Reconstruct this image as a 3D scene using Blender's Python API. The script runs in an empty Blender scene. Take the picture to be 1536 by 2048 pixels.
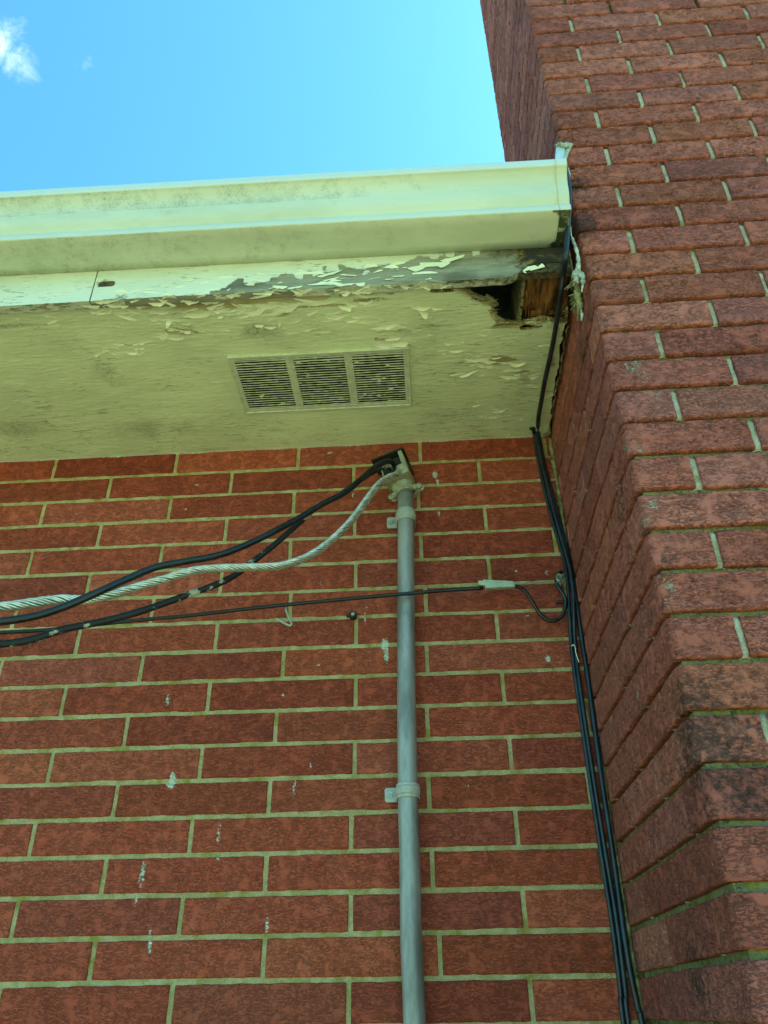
import bpy, math, random
import numpy as np
from mathutils import Vector, Matrix

# ------------------------------------------------------------------ camera
S = bpy.context.scene
COL = S.collection
F_PX = 1560.6                       # focal length in pixels of a 1536 x 2048 frame
YAW, PITCH, ROLL = -0.0565, 0.5700, -0.0134
CAM = np.array([0.0031, -1.5446, -1.1649])
def cam_basis():
    cy, sy, cp, sp, cr, sr = math.cos(YAW), math.sin(YAW), math.cos(PITCH), math.sin(PITCH), math.cos(ROLL), math.sin(ROLL)
    fw = np.array([sy*cp, cy*cp, sp]); ri = np.array([cy, -sy, 0.0]); up = np.cross(ri, fw)
    return cr*ri + sr*up, -sr*ri + cr*up, fw
RI, UP, FW = cam_basis()
cd = bpy.data.cameras.new("camera"); cam = bpy.data.objects.new("camera", cd); COL.objects.link(cam)
cd.sensor_fit = 'VERTICAL'; cd.sensor_height = 24; cd.lens = F_PX*24/2048
cd.clip_start = 0.02; cd.clip_end = 2000
m = Matrix.Identity(4)
for i in range(3):
    m[i][0], m[i][1], m[i][2], m[i][3] = RI[i], UP[i], -FW[i], CAM[i]
cam.matrix_world = m; S.camera = cam

def at(px, py, y=None, x=None, z=None):
    """a measured point of the photograph at a known real depth -> world position"""
    d = FW + RI*(px-768)/F_PX - UP*(py-1024)/F_PX
    ax, v = (1, y) if y is not None else ((0, x) if x is not None else (2, z))
    return CAM + d*(v-CAM[ax])/d[ax]

# ------------------------------------------------------------------ light
SUN_AZ = math.radians(66)           # from +y (behind the house) towards +x
SUN_EL = math.radians(54)
w = bpy.data.worlds.new("World"); S.world = w; w.use_nodes = True
S.view_settings.view_transform = 'Standard'; S.view_settings.look = 'None'
S.view_settings.gamma = 1; S.view_settings.exposure = 1.68
sd = bpy.data.lights.new("sun", 'SUN'); sd.energy = 5.0; sd.angle = math.radians(0.5); sd.color = (1, 0.95, 0.86)
sun = bpy.data.objects.new("sun", sd); COL.objects.link(sun)
sdir = Vector((math.sin(SUN_AZ)*math.cos(SUN_EL), math.cos(SUN_AZ)*math.cos(SUN_EL), math.sin(SUN_EL)))
sun.rotation_euler = sdir.to_track_quat('Z', 'Y').to_euler()

class N:
    """small helper for node trees"""
    def __init__(s, nt): s.nt = nt
    def n(s, t, **k):
        o = s.nt.nodes.new(t)
        for a, b in k.items():
            if a.startswith('i_'):
                nm = a[2:].replace('_', ' ')
                s.put(o, nm, b)
            else: setattr(o, a, b)
        return o
    def put(s, o, key, b):
        sock = o.inputs[key] if not isinstance(key, str) or key in o.inputs else o.inputs[int(key)]
        if isinstance(b, bpy.types.NodeSocket): s.nt.links.new(b, sock)
        elif isinstance(b, bpy.types.Node): s.nt.links.new(b.outputs[0], sock)
        else: sock.default_value = b
    def math(s, op, a, b=0.5, c=0.5, clamp=False):
        o = s.n('ShaderNodeMath', operation=op, use_clamp=clamp)
        s.put(o, 0, a); s.put(o, 1, b); s.put(o, 2, c); return o.outputs[0]
    def mix(s, f, a, b, bt='MIX'):
        o = s.n('ShaderNodeMix', data_type='RGBA', blend_type=bt)
        s.put(o, 0, f)
        for k, v in ((6, a), (7, b)):
            if isinstance(v, tuple) and len(v) == 3: v = v+(1,)
            s.put(o, k, v)
        return o.outputs[2]
    def maprange(s, v, a, b, c=0.0, d=1.0, smooth=True):
        o = s.n('ShaderNodeMapRange', interpolation_type='SMOOTHSTEP' if smooth else 'LINEAR')
        for k, q in enumerate((v, a, b, c, d)): s.put(o, k, q)
        return o.outputs[0]
    def noise(s, vec, scale, detail=4.0, rough=0.55, dist=0.0):
        o = s.n('ShaderNodeTexNoise'); s.put(o, 'Vector', vec)
        o.inputs['Scale'].default_value = scale; o.inputs['Detail'].default_value = detail
        o.inputs['Roughness'].default_value = rough; o.inputs['Distortion'].default_value = dist
        return o.outputs[0]
    def coords(s, scale=(1, 1, 1), loc=(0, 0, 0)):
        c = s.n('ShaderNodeTexCoord'); mp = s.n('ShaderNodeMapping')
        s.nt.links.new(c.outputs['Object'], mp.inputs[0])
        mp.inputs['Scale'].default_value = scale; mp.inputs['Location'].default_value = loc
        return mp.outputs[0]

nw = N(w.node_tree); w.node_tree.nodes.clear()
sky = nw.n('ShaderNodeTexSky', sky_type='NISHITA', sun_disc=False)
sky.sun_elevation = SUN_EL; sky.sun_rotation = SUN_AZ; sky.altitude = 50; sky.air_density = 1.0; sky.dust_density = 0.6; sky.ozone_density = 2.0
tc = nw.n('ShaderNodeTexCoord')
# a small torn cloud high in the sky on the left
cdv = FW + RI*(30-768)/F_PX - UP*(100-1024)/F_PX; cdv = cdv/np.linalg.norm(cdv)
cdv2 = FW + RI*(170-768)/F_PX - UP*(130-1024)/F_PX; cdv2 = cdv2/np.linalg.norm(cdv2)
def cloud(dv, r0, r1, scale, gain):
    vs = nw.n('ShaderNodeVectorMath', operation='DISTANCE')
    nw.put(vs, 0, tc.outputs['Generated']); vs.inputs[1].default_value = tuple(dv)
    near = nw.maprange(vs.outputs['Value'], r0, r1, 1.0, 0.0)
    nz = nw.noise(tc.outputs['Generated'], scale, 9.0, 0.62, 0.5)
    a = nw.math('MULTIPLY_ADD', near, 0.62, nw.math('SUBTRACT', nz, 0.62))
    return nw.math('MULTIPLY', nw.maprange(a, 0.36, 0.75), gain)
cl = nw.math('MAXIMUM', cloud(cdv, 0.0, 0.105, 19, 0.6), cloud(cdv2, 0.0, 0.03, 60, 0.12))
skyc = nw.mix(1.0, sky.outputs[0], (0.53, 1.24, 1.16), 'MULTIPLY')
skycol = nw.mix(cl, skyc, (6.6, 7.8, 8.0))
bg = nw.n('ShaderNodeBackground'); nw.put(bg, 'Color', skycol); bg.inputs['Strength'].default_value = 0.10
wo = nw.n('ShaderNodeOutputWorld'); nw.put(wo, 'Surface', bg)

# ------------------------------------------------------------------ numpy noise
def _h(ix, iy, iz):
    n = (ix*374761393 + iy*668265263 + iz*2147483647) & 0xffffffff
    n = ((n ^ (n >> 13))*1274126177) & 0xffffffff
    n = ((n ^ (n >> 16))*2246822519) & 0xffffffff
    return ((n ^ (n >> 15)) & 0xffff)/65535.0
def vnoise(x, y, z):
    x, y, z = [np.asarray(a, float) + 1000.0 for a in (x, y, z)]
    ix, iy, iz = np.floor(x).astype(np.int64), np.floor(y).astype(np.int64), np.floor(z).astype(np.int64)
    fx, fy, fz = x-ix, y-iy, z-iz
    fx, fy, fz = [t*t*t*(t*(t*6-15)+10) for t in (fx, fy, fz)]
    r = 0
    for a in (0, 1):
        for b in (0, 1):
            for c in (0, 1):
                r = r + _h(ix+a, iy+b, iz+c)*(fx if a else 1-fx)*(fy if b else 1-fy)*(fz if c else 1-fz)
    return r*2-1
def fbm(x, y, z, o=4):
    r = 0; a = 1; t = 0; k = 1
    for i in range(o):
        r = r + a*vnoise(x*k+i*17.3, y*k+i*5.1, z*k+i*9.7); t += a; a *= 0.5; k *= 2.03
    return r/t
def sstep(a, b, x):
    t = np.clip((x-a)/(b-a), 0, 1); return t*t*(3-2*t)

# ------------------------------------------------------------------ mesh helpers
class MB:
    def __init__(s): s.v = []; s.f = []; s.mi = []; s.sm = []; s.c = []; s.n = 0
    def add(s, V, Fc, mat=0, smooth=True, col=None):
        V = np.asarray(V, float).reshape(-1, 3)
        s.v.append(V)
        for f in Fc: s.f.append(tuple(int(i)+s.n for i in f))
        s.mi += [mat]*len(Fc); s.sm += [smooth]*len(Fc)
        if col is None: col = np.zeros((len(V), 4))
        s.c.append(np.broadcast_to(np.asarray(col, float), (len(V), 4))); s.n += len(V)
    def grid(s, G, mat=0, smooth=True, col=None, flip=False, keep=None):
        a, b = G.shape[:2]
        idx = np.arange(a*b).reshape(a, b)
        q = np.stack([idx[:-1, :-1], idx[1:, :-1], idx[1:, 1:], idx[:-1, 1:]], -1).reshape(-1, 4)
        if keep is not None: q = q[keep.reshape(-1)]
        if flip: q = q[:, ::-1]
        s.add(G.reshape(-1, 3), q.tolist(), mat, smooth, None if col is None else np.asarray(col).reshape(-1, 4))
    def box(s, lo, hi, mat=0, col=None, M=None):
        x0, y0, z0 = lo; x1, y1, z1 = hi
        V = np.array([(x0,y0,z0),(x1,y0,z0),(x1,y1,z0),(x0,y1,z0),(x0,y0,z1),(x1,y0,z1),(x1,y1,z1),(x0,y1,z1)], float)
        if M is not None: V = np.array([M @ Vector(p) for p in V])
        s.add(V, [(0,3,2,1),(4,5,6,7),(0,1,5,4),(1,2,6,5),(2,3,7,6),(3,0,4,7)], mat, False, col)
    def tube(s, P, r, seg=12, mat=0, col=None, squash=None):
        P = np.asarray(P, float); n = len(P); r = np.broadcast_to(np.asarray(r, float), (n,))
        T = np.gradient(P, axis=0); T /= np.linalg.norm(T, axis=1)[:, None]
        u = np.cross(T[0], (0, 0, 1.0));
        if np.linalg.norm(u) < 1e-3: u = np.cross(T[0], (0, 1.0, 0))
        u /= np.linalg.norm(u); U = []
        for i in range(n):
            u = u - T[i]*(u@T[i]); u /= np.linalg.norm(u); U.append(u.copy())
        U = np.array(U); W = np.cross(T, U)
        th = np.linspace(0, 2*math.pi, seg, endpoint=False)
        a, b = (1, 1) if squash is None else squash
        G = P[:, None, :] + r[:, None, None]*(a*np.cos(th)[None, :, None]*U[:, None, :] + b*np.sin(th)[None, :, None]*W[:, None, :])
        fc = []
        for i in range(n-1):
            for j in range(seg):
                k = (j+1) % seg; fc.append((i*seg+j, i*seg+k, (i+1)*seg+k, (i+1)*seg+j))
        fc.append(tuple(range(seg-1, -1, -1))); fc.append(tuple((n-1)*seg+j for j in range(seg)))
        s.add(G.reshape(-1, 3), fc, mat, True, col)
    def build(s, name, mats, parent=None, bevel=None, auto=None):
        me = bpy.data.meshes.new(name); V = np.concatenate(s.v)
        me.from_pydata(V.tolist(), [], s.f)
        for mt in (mats if isinstance(mats, (list, tuple)) else [mats]): me.materials.append(mt)
        me.polygons.foreach_set('material_index', s.mi); me.polygons.foreach_set('use_smooth', s.sm)
        ca = me.color_attributes.new('mask', 'FLOAT_COLOR', 'POINT')
        ca.data.foreach_set('color', np.concatenate(s.c).astype(np.float32).ravel())
        me.update()
        o = bpy.data.objects.new(name, me); COL.objects.link(o)
        if parent: o.parent = parent
        if bevel:
            b = o.modifiers.new('bevel', 'BEVEL'); b.width = bevel; b.segments = 2; b.limit_method = 'ANGLE'; b.angle_limit = math.radians(40); b.harden_normals = False
        return o
def tag(o, label=None, cat=None, group=None, kind=None):
    for k, v in (('label', label), ('category', cat), ('group', group), ('kind', kind)):
        if v: o[k] = v
    return o
def empty(name, loc, label, cat, group=None):
    o = bpy.data.objects.new(name, None); COL.objects.link(o); o.empty_display_size = 0.05
    o.location = (0, 0, 0)
    return tag(o, label, cat, group)
def smooth_path(P, n=10):
    """Catmull-Rom through the points"""
    P = np.asarray(P, float); Q = np.vstack([2*P[0]-P[1], P, 2*P[-1]-P[-2]]); out = []
    for i in range(1, len(Q)-2):
        a, b, c, d = Q[i-1:i+3]
        for t in np.linspace(0, 1, n, endpoint=False):
            out.append(0.5*((2*b)+(c-a)*t+(2*a-5*b+4*c-d)*t*t+(3*b-a-3*c+d)*t**3))
    out.append(P[-1]); return np.array(out)

# ------------------------------------------------------------------ materials
def mat(name):
    mt = bpy.data.materials.new(name); mt.use_nodes = True; mt.node_tree.nodes.clear()
    k = N(mt.node_tree); b = k.n('ShaderNodeBsdfPrincipled'); o = k.n('ShaderNodeOutputMaterial'); k.put(o, 'Surface', b)
    return mt, k, b
def attr(k):
    a = k.n('ShaderNodeAttribute', attribute_name='mask'); sp = k.n('ShaderNodeSeparateColor'); k.put(sp, 0, a.outputs['Color'])
    return sp.outputs[0], sp.outputs[1], sp.outputs[2], a.outputs['Alpha']
def bump(k, b, h, strength=0.6, dist=0.002):
    bp = k.n('ShaderNodeBump'); k.put(bp, 'Height', h); bp.inputs['Strength'].default_value = strength; bp.inputs['Distance'].default_value = dist
    k.put(b, 'Normal', bp)

def brick_material(name, c_dark, c_mid, c_light, crack, splat_col, depth):
    mt, k, b = mat(name)
    r, g, bl, al = attr(k)
    c = k.coords(); ca = k.coords((1, 1, 3.2))
    big = k.noise(c, 14, 4); med = k.noise(ca, 42, 6, 0.65, 0.6); fine = k.noise(c, 420, 4, 0.6)
    v = k.math('ADD', k.math('MULTIPLY_ADD', r, 0.75, 0.15), k.math('MULTIPLY', k.math('SUBTRACT', big, 0.5), 0.9))
    v = k.math('ADD', v, k.math('MULTIPLY', k.math('SUBTRACT', med, 0.5), 0.42))
    col = k.mix(k.maprange(v, 0.0, 0.55), c_dark, c_mid); col = k.mix(k.maprange(v, 0.5, 1.1), col, c_light)
    # rough "bark" face: wavy mostly horizontal crevices
    cr = k.noise(k.coords((0.9, 0.9, 2.6)), 92, 4, 0.62, 0.7)
    ridge = k.math('ABSOLUTE', k.math('SUBTRACT', cr, 0.5))
    crk = k.maprange(ridge, 0.0, 0.060, 1.0, 0.0)
    gate = k.maprange(k.noise(c, 45, 2), 0.34, 0.55)
    crk = k.math('MULTIPLY', crk, gate)
    col = k.mix(k.math('MULTIPLY', crk, crack), col, (0.050, 0.022, 0.018))
    col = k.mix(k.math('MULTIPLY', g, 0.80), col, (0.060, 0.026, 0.020))  # dirt in crevices, plus painted shade on the brick undersides
    speck = k.maprange(k.noise(c, 240, 2), 0.66, 0.74)
    col = k.mix(k.math('MULTIPLY', speck, 0.5), col, (0.05, 0.03, 0.03))
    pale = k.maprange(k.noise(k.coords(loc=(3, 1, 7)), 150, 3, 0.7), 0.63, 0.75)
    col = k.mix(k.math('MULTIPLY', pale, 0.28), col, (0.42, 0.28, 0.22))
    wn_ = k.n('ShaderNodeTexWhiteNoise', noise_dimensions='1D'); k.put(wn_, 'W', r); ws = k.n('ShaderNodeSeparateColor'); k.put(ws, 0, wn_.outputs['Color'])
    col = k.mix(k.maprange(ws.outputs[0], .35, 1.0, 0, .26), col, (c_mid[0]*1.05, c_mid[1]*1.45, c_mid[2]*1.0)); col = k.mix(k.maprange(ws.outputs[1], .55, 1.0, 0, .32), col, (c_mid[0]*.62, c_mid[1]*.9, c_mid[2]*1.35))
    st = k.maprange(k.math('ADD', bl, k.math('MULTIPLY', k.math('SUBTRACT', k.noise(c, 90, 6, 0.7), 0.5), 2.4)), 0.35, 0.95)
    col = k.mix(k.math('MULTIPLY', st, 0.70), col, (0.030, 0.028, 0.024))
    sp = k.maprange(k.math('ADD', al, k.math('MULTIPLY', k.math('SUBTRACT', k.noise(c, 230, 5, 0.7), 0.5), 1.9)), 0.54, 0.66)
    sp = k.math('MULTIPLY', sp, k.maprange(al, 0.14, 0.3))
    col = k.mix(sp, col, splat_col)
    k.put(b, 'Base Color', col); b.inputs['Roughness'].default_value = 0.88; b.inputs['Specular IOR Level'].default_value = 0.25
    h = k.math('ADD', k.math('MULTIPLY', crk, -1.1), k.math('MULTIPLY', med, 1.6))
    h = k.math('ADD', h, k.math('MULTIPLY', fine, 0.22)); h = k.math('ADD', h, k.math('MULTIPLY', sp, 0.3))
    bump(k, b, h, 0.75, depth)
    return mt
M_wallbrick = brick_material('red_rug_brick', (0.29, 0.049, 0.027), (0.43, 0.078, 0.041), (0.54, 0.122, 0.068), 0.20, (0.62, 0.64, 0.52), 0.0030)
M_chimbrick = brick_material('weathered_pink_brick', (0.31, 0.070, 0.050), (0.47, 0.120, 0.085), (0.61, 0.185, 0.140), 0.46, (0.38, 0.36, 0.27), 0.0062)

def mortar_material(name, c1, c2, moss, grainy=False):
    mt, k, b = mat(name); r, g, bl, al = attr(k); c = k.coords()
    n1 = k.noise(c, 30, 5); n2 = k.noise(c, 380, 4, 0.7)
    col = k.mix(k.maprange(n1, 0.35, 0.65), c1, c2)
    col = k.mix(k.maprange(k.noise(k.coords(loc=(5, 5, 5)), 22, 6, 0.7), 0.48, 0.66), col, moss)
    col = k.mix(k.math('MULTIPLY', k.maprange(n2, 0.55, 0.72), 0.55), col, (0.10, 0.10, 0.06))
    col = k.mix(k.maprange(n2, 0.30, 0.42, 0.35, 0.0), col, (0.6, 0.62, 0.5))
    if grainy:
        mo = k.noise(c, 150, 5, 0.75); col = k.mix(k.maprange(mo, 0.52, 0.62, 0, .75), col, (0.34, 0.33, 0.03)); col = k.mix(k.maprange(mo, 0.36, 0.47, .8, 0), col, (0.05, 0.055, 0.015))
    st = k.maprange(k.math('ADD', bl, k.math('MULTIPLY', k.math('SUBTRACT', k.noise(c, 60, 6, 0.7), 0.5), 1.4)), 0.35, 0.85)
    col = k.mix(k.math('MULTIPLY', st, 0.8), col, (0.035, 0.035, 0.025))
    sp = k.maprange(k.math('ADD', al, k.math('MULTIPLY', k.math('SUBTRACT', k.noise(c, 230, 5, 0.7), 0.5), 1.6)), 0.45, 0.6)
    col = k.mix(sp, col, (0.66, 0.68, 0.55))
    k.put(b, 'Base Color', col); b.inputs['Roughness'].default_value = 0.95; b.inputs['Specular IOR Level'].default_value = 0.1
    bump(k, b, k.math('ADD', n2, k.math('MULTIPLY', k.noise(c, 130, 4), 1.0)), 1.0, 0.0040)
    return mt
M_wallmortar = mortar_material('olive_wall_mortar', (0.45, 0.36, 0.155), (0.60, 0.49, 0.26), (0.36, 0.29, 0.07))
M_chimmortar = mortar_material('pale_chimney_mortar', (0.24, 0.21, 0.10), (0.36, 0.33, 0.20), (0.20, 0.17, 0.02), True)
M_headmortar = mortar_material('pale_head_joint_mortar', (0.52, 0.46, 0.32), (0.68, 0.62, 0.48), (0.36, 0.32, 0.14))

def painted_wood(name, paint, dirt_amt, grain_dir, wood_a, wood_b):
    """old paint over wood. mask R: how bare, G: rot, B: mildew, A: brightness of fresh paint"""
    mt, k, b = mat(name); r, g, bl, al = attr(k)
    c = k.coords(); cg = k.coords((0.16, 1, 1) if grain_dir == 'x' else (1, 1, 1))
    base = k.mix(k.maprange(k.noise(c, 5, 5), 0.3, 0.7), paint, tuple(q*0.84 for q in paint))
    base = k.mix(al, base, (0.78, 0.79, 0.68))
    dn = k.noise(c, 9, 8, 0.72)
    md = k.maprange(k.math('ADD', bl, k.math('MULTIPLY', k.math('SUBTRACT', dn, 0.5), 1.8)), 0.28, 0.80)
    speck = k.maprange(k.noise(c, 170, 5, 0.7), 0.40, 0.72, 0.35, 1.0)
    base = k.mix(k.math('MULTIPLY', k.math('MULTIPLY', md, speck), dirt_amt), base, (0.15, 0.16, 0.10))
    # fine alligator cracks running along the grain
    ck = k.noise(cg, 260, 3, 0.55, 0.8)
    crack = k.maprange(ck, 0.60, 0.66); cgate = k.maprange(k.noise(c, 11, 4), 0.42, 0.62)
    crack = k.math('MULTIPLY', crack, cgate)
    base = k.mix(k.math('MULTIPLY', crack, 0.55), base, (0.20, 0.19, 0.10))
    # bare wood
    gr = k.noise(k.coords((0.05, 1, 1)), 330, 4, 0.6); wn = k.noise(k.coords((0.3, 1, 1)), 30, 5)
    wood = k.mix(gr, wood_a, wood_b); wood = k.mix(k.maprange(wn, 0.42, 0.7, 0, 0.7), wood, tuple(q*0.45 for q in wood_a))
    rn = k.noise(k.coords((0.35, 1, 1)), 70, 6, 0.7)
    peel = k.math('ADD', r, k.math('MULTIPLY', k.math('SUBTRACT', rn, 0.5), 1.1))
    bare = k.maprange(peel, 0.49, 0.53)
    col = k.mix(bare, base, wood)
    rotn = k.maprange(k.math('ADD', g, k.math('MULTIPLY', k.math('SUBTRACT', k.noise(c, 55, 7, 0.75), 0.5), 1.4)), 0.40, 0.72)
    rotcol = k.mix(k.maprange(k.noise(c, 120, 4), 0.4, 0.65), (0.030, 0.020, 0.010), (0.26, 0.17, 0.045)); rotcol = k.mix(k.maprange(g, 0.66, 0.92), rotcol, (0.018, 0.016, 0.014))
    col = k.mix(k.math('MULTIPLY', rotn, 0.92), col, rotcol)
    k.put(b, 'Base Color', col); k.put(b, 'Roughness', k.maprange(bare, 0, 1, 0.55, 0.95)); b.inputs['Specular IOR Level'].default_value = 0.3
    edge = k.maprange(peel, 0.36, 0.50)           # paint lifts towards the break
    h = k.math('SUBTRACT', k.math('MULTIPLY', edge, 0.9), k.math('MULTIPLY', bare, 1.9))
    h = k.math('ADD', h, k.math('MULTIPLY', crack, -0.7)); h = k.math('ADD', h, k.math('MULTIPLY', gr, 0.35))
    h = k.math('ADD', h, k.math('MULTIPLY', ck, 0.9)); h = k.math('ADD', h, k.math('MULTIPLY', k.math('MULTIPLY', rotn, rn), -2.0))
    bump(k, b, h, 0.85, 0.0016)
    return mt
M_soffit = painted_wood('peeling_soffit_paint', (0.74, 0.77, 0.50), 0.82, 'x', (0.46, 0.36, 0.16), (0.60, 0.50, 0.28))
M_fascia = painted_wood('peeling_fascia_paint', (0.72, 0.73, 0.58), 0.45, 'x', (0.15, 0.14, 0.10), (0.46, 0.44, 0.33))
M_flake, kf, bf = mat('cream_paint_flake')
kf.put(bf, 'Base Color', kf.mix(kf.noise(kf.coords(), 60, 4), (0.78, 0.77, 0.54), (0.85, 0.84, 0.64))); bf.inputs['Roughness'].default_value = 0.6
bump(kf, bf, kf.noise(kf.coords(), 300, 4), 0.4, 0.001)
M_gutter, kg, bgm = mat('mildewed_gutter_paint')
_r, _g, _b, _a = attr(kg)
cst = kg.coords((0.35, 1, 1)); c0 = kg.coords()
gcol = kg.mix(kg.maprange(kg.noise(cst, 9, 6, 0.65), 0.35, 0.7), (0.66, 0.66, 0.52), (0.55, 0.56, 0.42))
mdg = kg.maprange(kg.math('ADD', _b, kg.math('MULTIPLY', kg.math('SUBTRACT', kg.noise(c0, 24, 8, 0.75), 0.5), 1.9)), 0.30, 0.85)
gcol = kg.mix(kg.math('MULTIPLY', mdg, kg.maprange(kg.noise(c0, 330, 4, 0.7), 0.42, 0.66, 0.15, 0.75)), gcol, (0.13, 0.15, 0.07))
gcol = kg.mix(_r, gcol, (0.62, 0.66, 0.64))  # paler bluish tone: sky light painted where R is set
gcol = kg.mix(kg.maprange(kg.math('ADD', _g, kg.math('MULTIPLY', kg.math('SUBTRACT', kg.noise(c0, 70, 7, 0.75), 0.5), 1.2)), 0.42, 0.7), gcol, (0.045, 0.055, 0.025))
kg.put(bgm, 'Base Color', gcol); bgm.inputs['Roughness'].default_value = 0.42; bgm.inputs['Specular IOR Level'].default_value = 0.5
bump(kg, bgm, kg.math('ADD', kg.noise(c0, 45, 4), kg.math('MULTIPLY', kg.noise(c0, 420, 4), 0.3)), 0.25, 0.0015)

def simple(name, c1, c2, scale, rough, metal=0.0, bmp=0.3, bs=200, dist=0.001, stretch=(1, 1, 1), spec=0.5, lo=0.35, hi=0.65):
    mt, k, b = mat(name); c = k.coords(stretch)
    k.put(b, 'Base Color', k.mix(k.maprange(k.noise(c, scale, 6, 0.65), lo, hi), c1, c2))
    b.inputs['Roughness'].default_value = rough; b.inputs['Metallic'].default_value = metal; b.inputs['Specular IOR Level'].default_value = spec
    bump(k, b, k.noise(c, bs, 5), bmp, dist)
    return mt
M_pipe = simple('weathered_grey_conduit', (0.17, 0.165, 0.155), (0.38, 0.36, 0.34), 19, 0.42, 0.25, 0.15, 60, stretch=(1, 1, 0.22))
M_strap = simple('grey_strap', (0.34, 0.34, 0.30), (0.44, 0.43, 0.37), 60, 0.45, 0.0, 0.2)
M_cast = simple('pitted_cast_metal', (0.32, 0.31, 0.20), (0.46, 0.44, 0.31), 110, 0.5, 0.3, 0.6, 260, 0.0015)
M_screw = simple('dull_screw_steel', (0.25, 0.28, 0.24), (0.45, 0.5, 0.42), 200, 0.4, 0.7)
M_black = simple('black_cable_jacket', (0.004, 0.005, 0.006), (0.012, 0.014, 0.015), 40, 0.36, 0, 0.25, 90, spec=0.5)
M_blue = simple('faded_blue_black_jacket', (0.005, 0.008, 0.014), (0.018, 0.026, 0.036), 30, 0.36, 0, 0.2, 90)
M_rubber = simple('black_plastic', (0.010, 0.010, 0.009), (0.022, 0.022, 0.018), 40, 0.6)
M_dirty = simple('paint_spattered_jacket', (0.006, 0.007, 0.007), (0.40, 0.40, 0.30), 24, 0.6, 0, 0.7, 150, 0.002, lo=0.57, hi=0.62)
M_strand = simple('bare_aluminium_strand', (0.50, 0.48, 0.38), (0.74, 0.72, 0.62), 60, 0.32, 0.7, 0.3, 200)
M_clampg = simple('galvanised_clamp', (0.36, 0.42, 0.30), (0.50, 0.55, 0.40), 60, 0.45, 0.3)
M_caulk = simple('old_grey_sealant', (0.24, 0.26, 0.20), (0.56, 0.58, 0.48), 70, 0.8, 0, 0.9, 130, 0.004)
M_foam = simple('frayed_olive_filler', (0.13, 0.12, 0.04), (0.36, 0.34, 0.16), 70, 0.9, 0, 0.9, 130, 0.004)
M_flash = simple('bluish_flashing_metal', (0.50, 0.60, 0.66), (0.62, 0.70, 0.72), 40, 0.4, 0.2, 0.2)
M_rot = simple('rotten_brown_wood', (0.020, 0.009, 0.005), (0.34, 0.13, 0.032), 22, 0.95, 0, 1.0, 70, 0.006, stretch=(2.2, 0.5, 1))
M_old = simple('old_pale_wood', (0.16, 0.15, 0.07), (0.30, 0.27, 0.14), 50, 0.9, 0, 0.8, 90, 0.003)
M_shingle = simple('dark_shingle', (0.05, 0.05, 0.05), (0.10, 0.095, 0.09), 60, 0.95)
M_vent = simple('painted_vent_metal', (0.50, 0.51, 0.36), (0.64, 0.65, 0.50), 70, 0.6, 0, 0.9, 230, 0.002)
M_dark = simple('vent_gap_shade', (0.002, 0.002, 0.002), (0.005, 0.005, 0.004), 50, 0.9)  # near-black for blades and backing: shade of the louvre gaps put into colour

# ------------------------------------------------------------------ ground
GZ = CAM[2]-1.62
mg, kk, bb = mat('lawn_grass')
g1 = kk.mix(kk.maprange(kk.noise(kk.coords(), 0.6, 6), 0.35, 0.65), (0.30, 0.33, 0.17), (0.44, 0.45, 0.26))
g1 = kk.mix(kk.maprange(kk.noise(kk.coords(), 40, 5), 0.3, 0.7), g1, (0.15, 0.22, 0.07))
kk.put(bb, 'Base Color', g1); bb.inputs['Roughness'].default_value = 0.95; bump(kk, bb, kk.noise(kk.coords(), 60, 5), 0.8, 0.03)
gm = MB(); xs = np.linspace(-300, 300, 41); GG = np.zeros((41, 41, 3)); GG[..., 0] = xs[:, None]; GG[..., 1] = xs[None, :]; GG[..., 2] = GZ
gm.grid(GG); tag(gm.build('ground', mg), kind='structure')

# ------------------------------------------------------------------ the house
H = 0.0677; X0 = 0.3296; D = 0.5474; J = 0.0084
house = empty('brick_house', (0, 0, 0), 'red brick house corner with square chimney and peeling pale green eaves', 'house')

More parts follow.
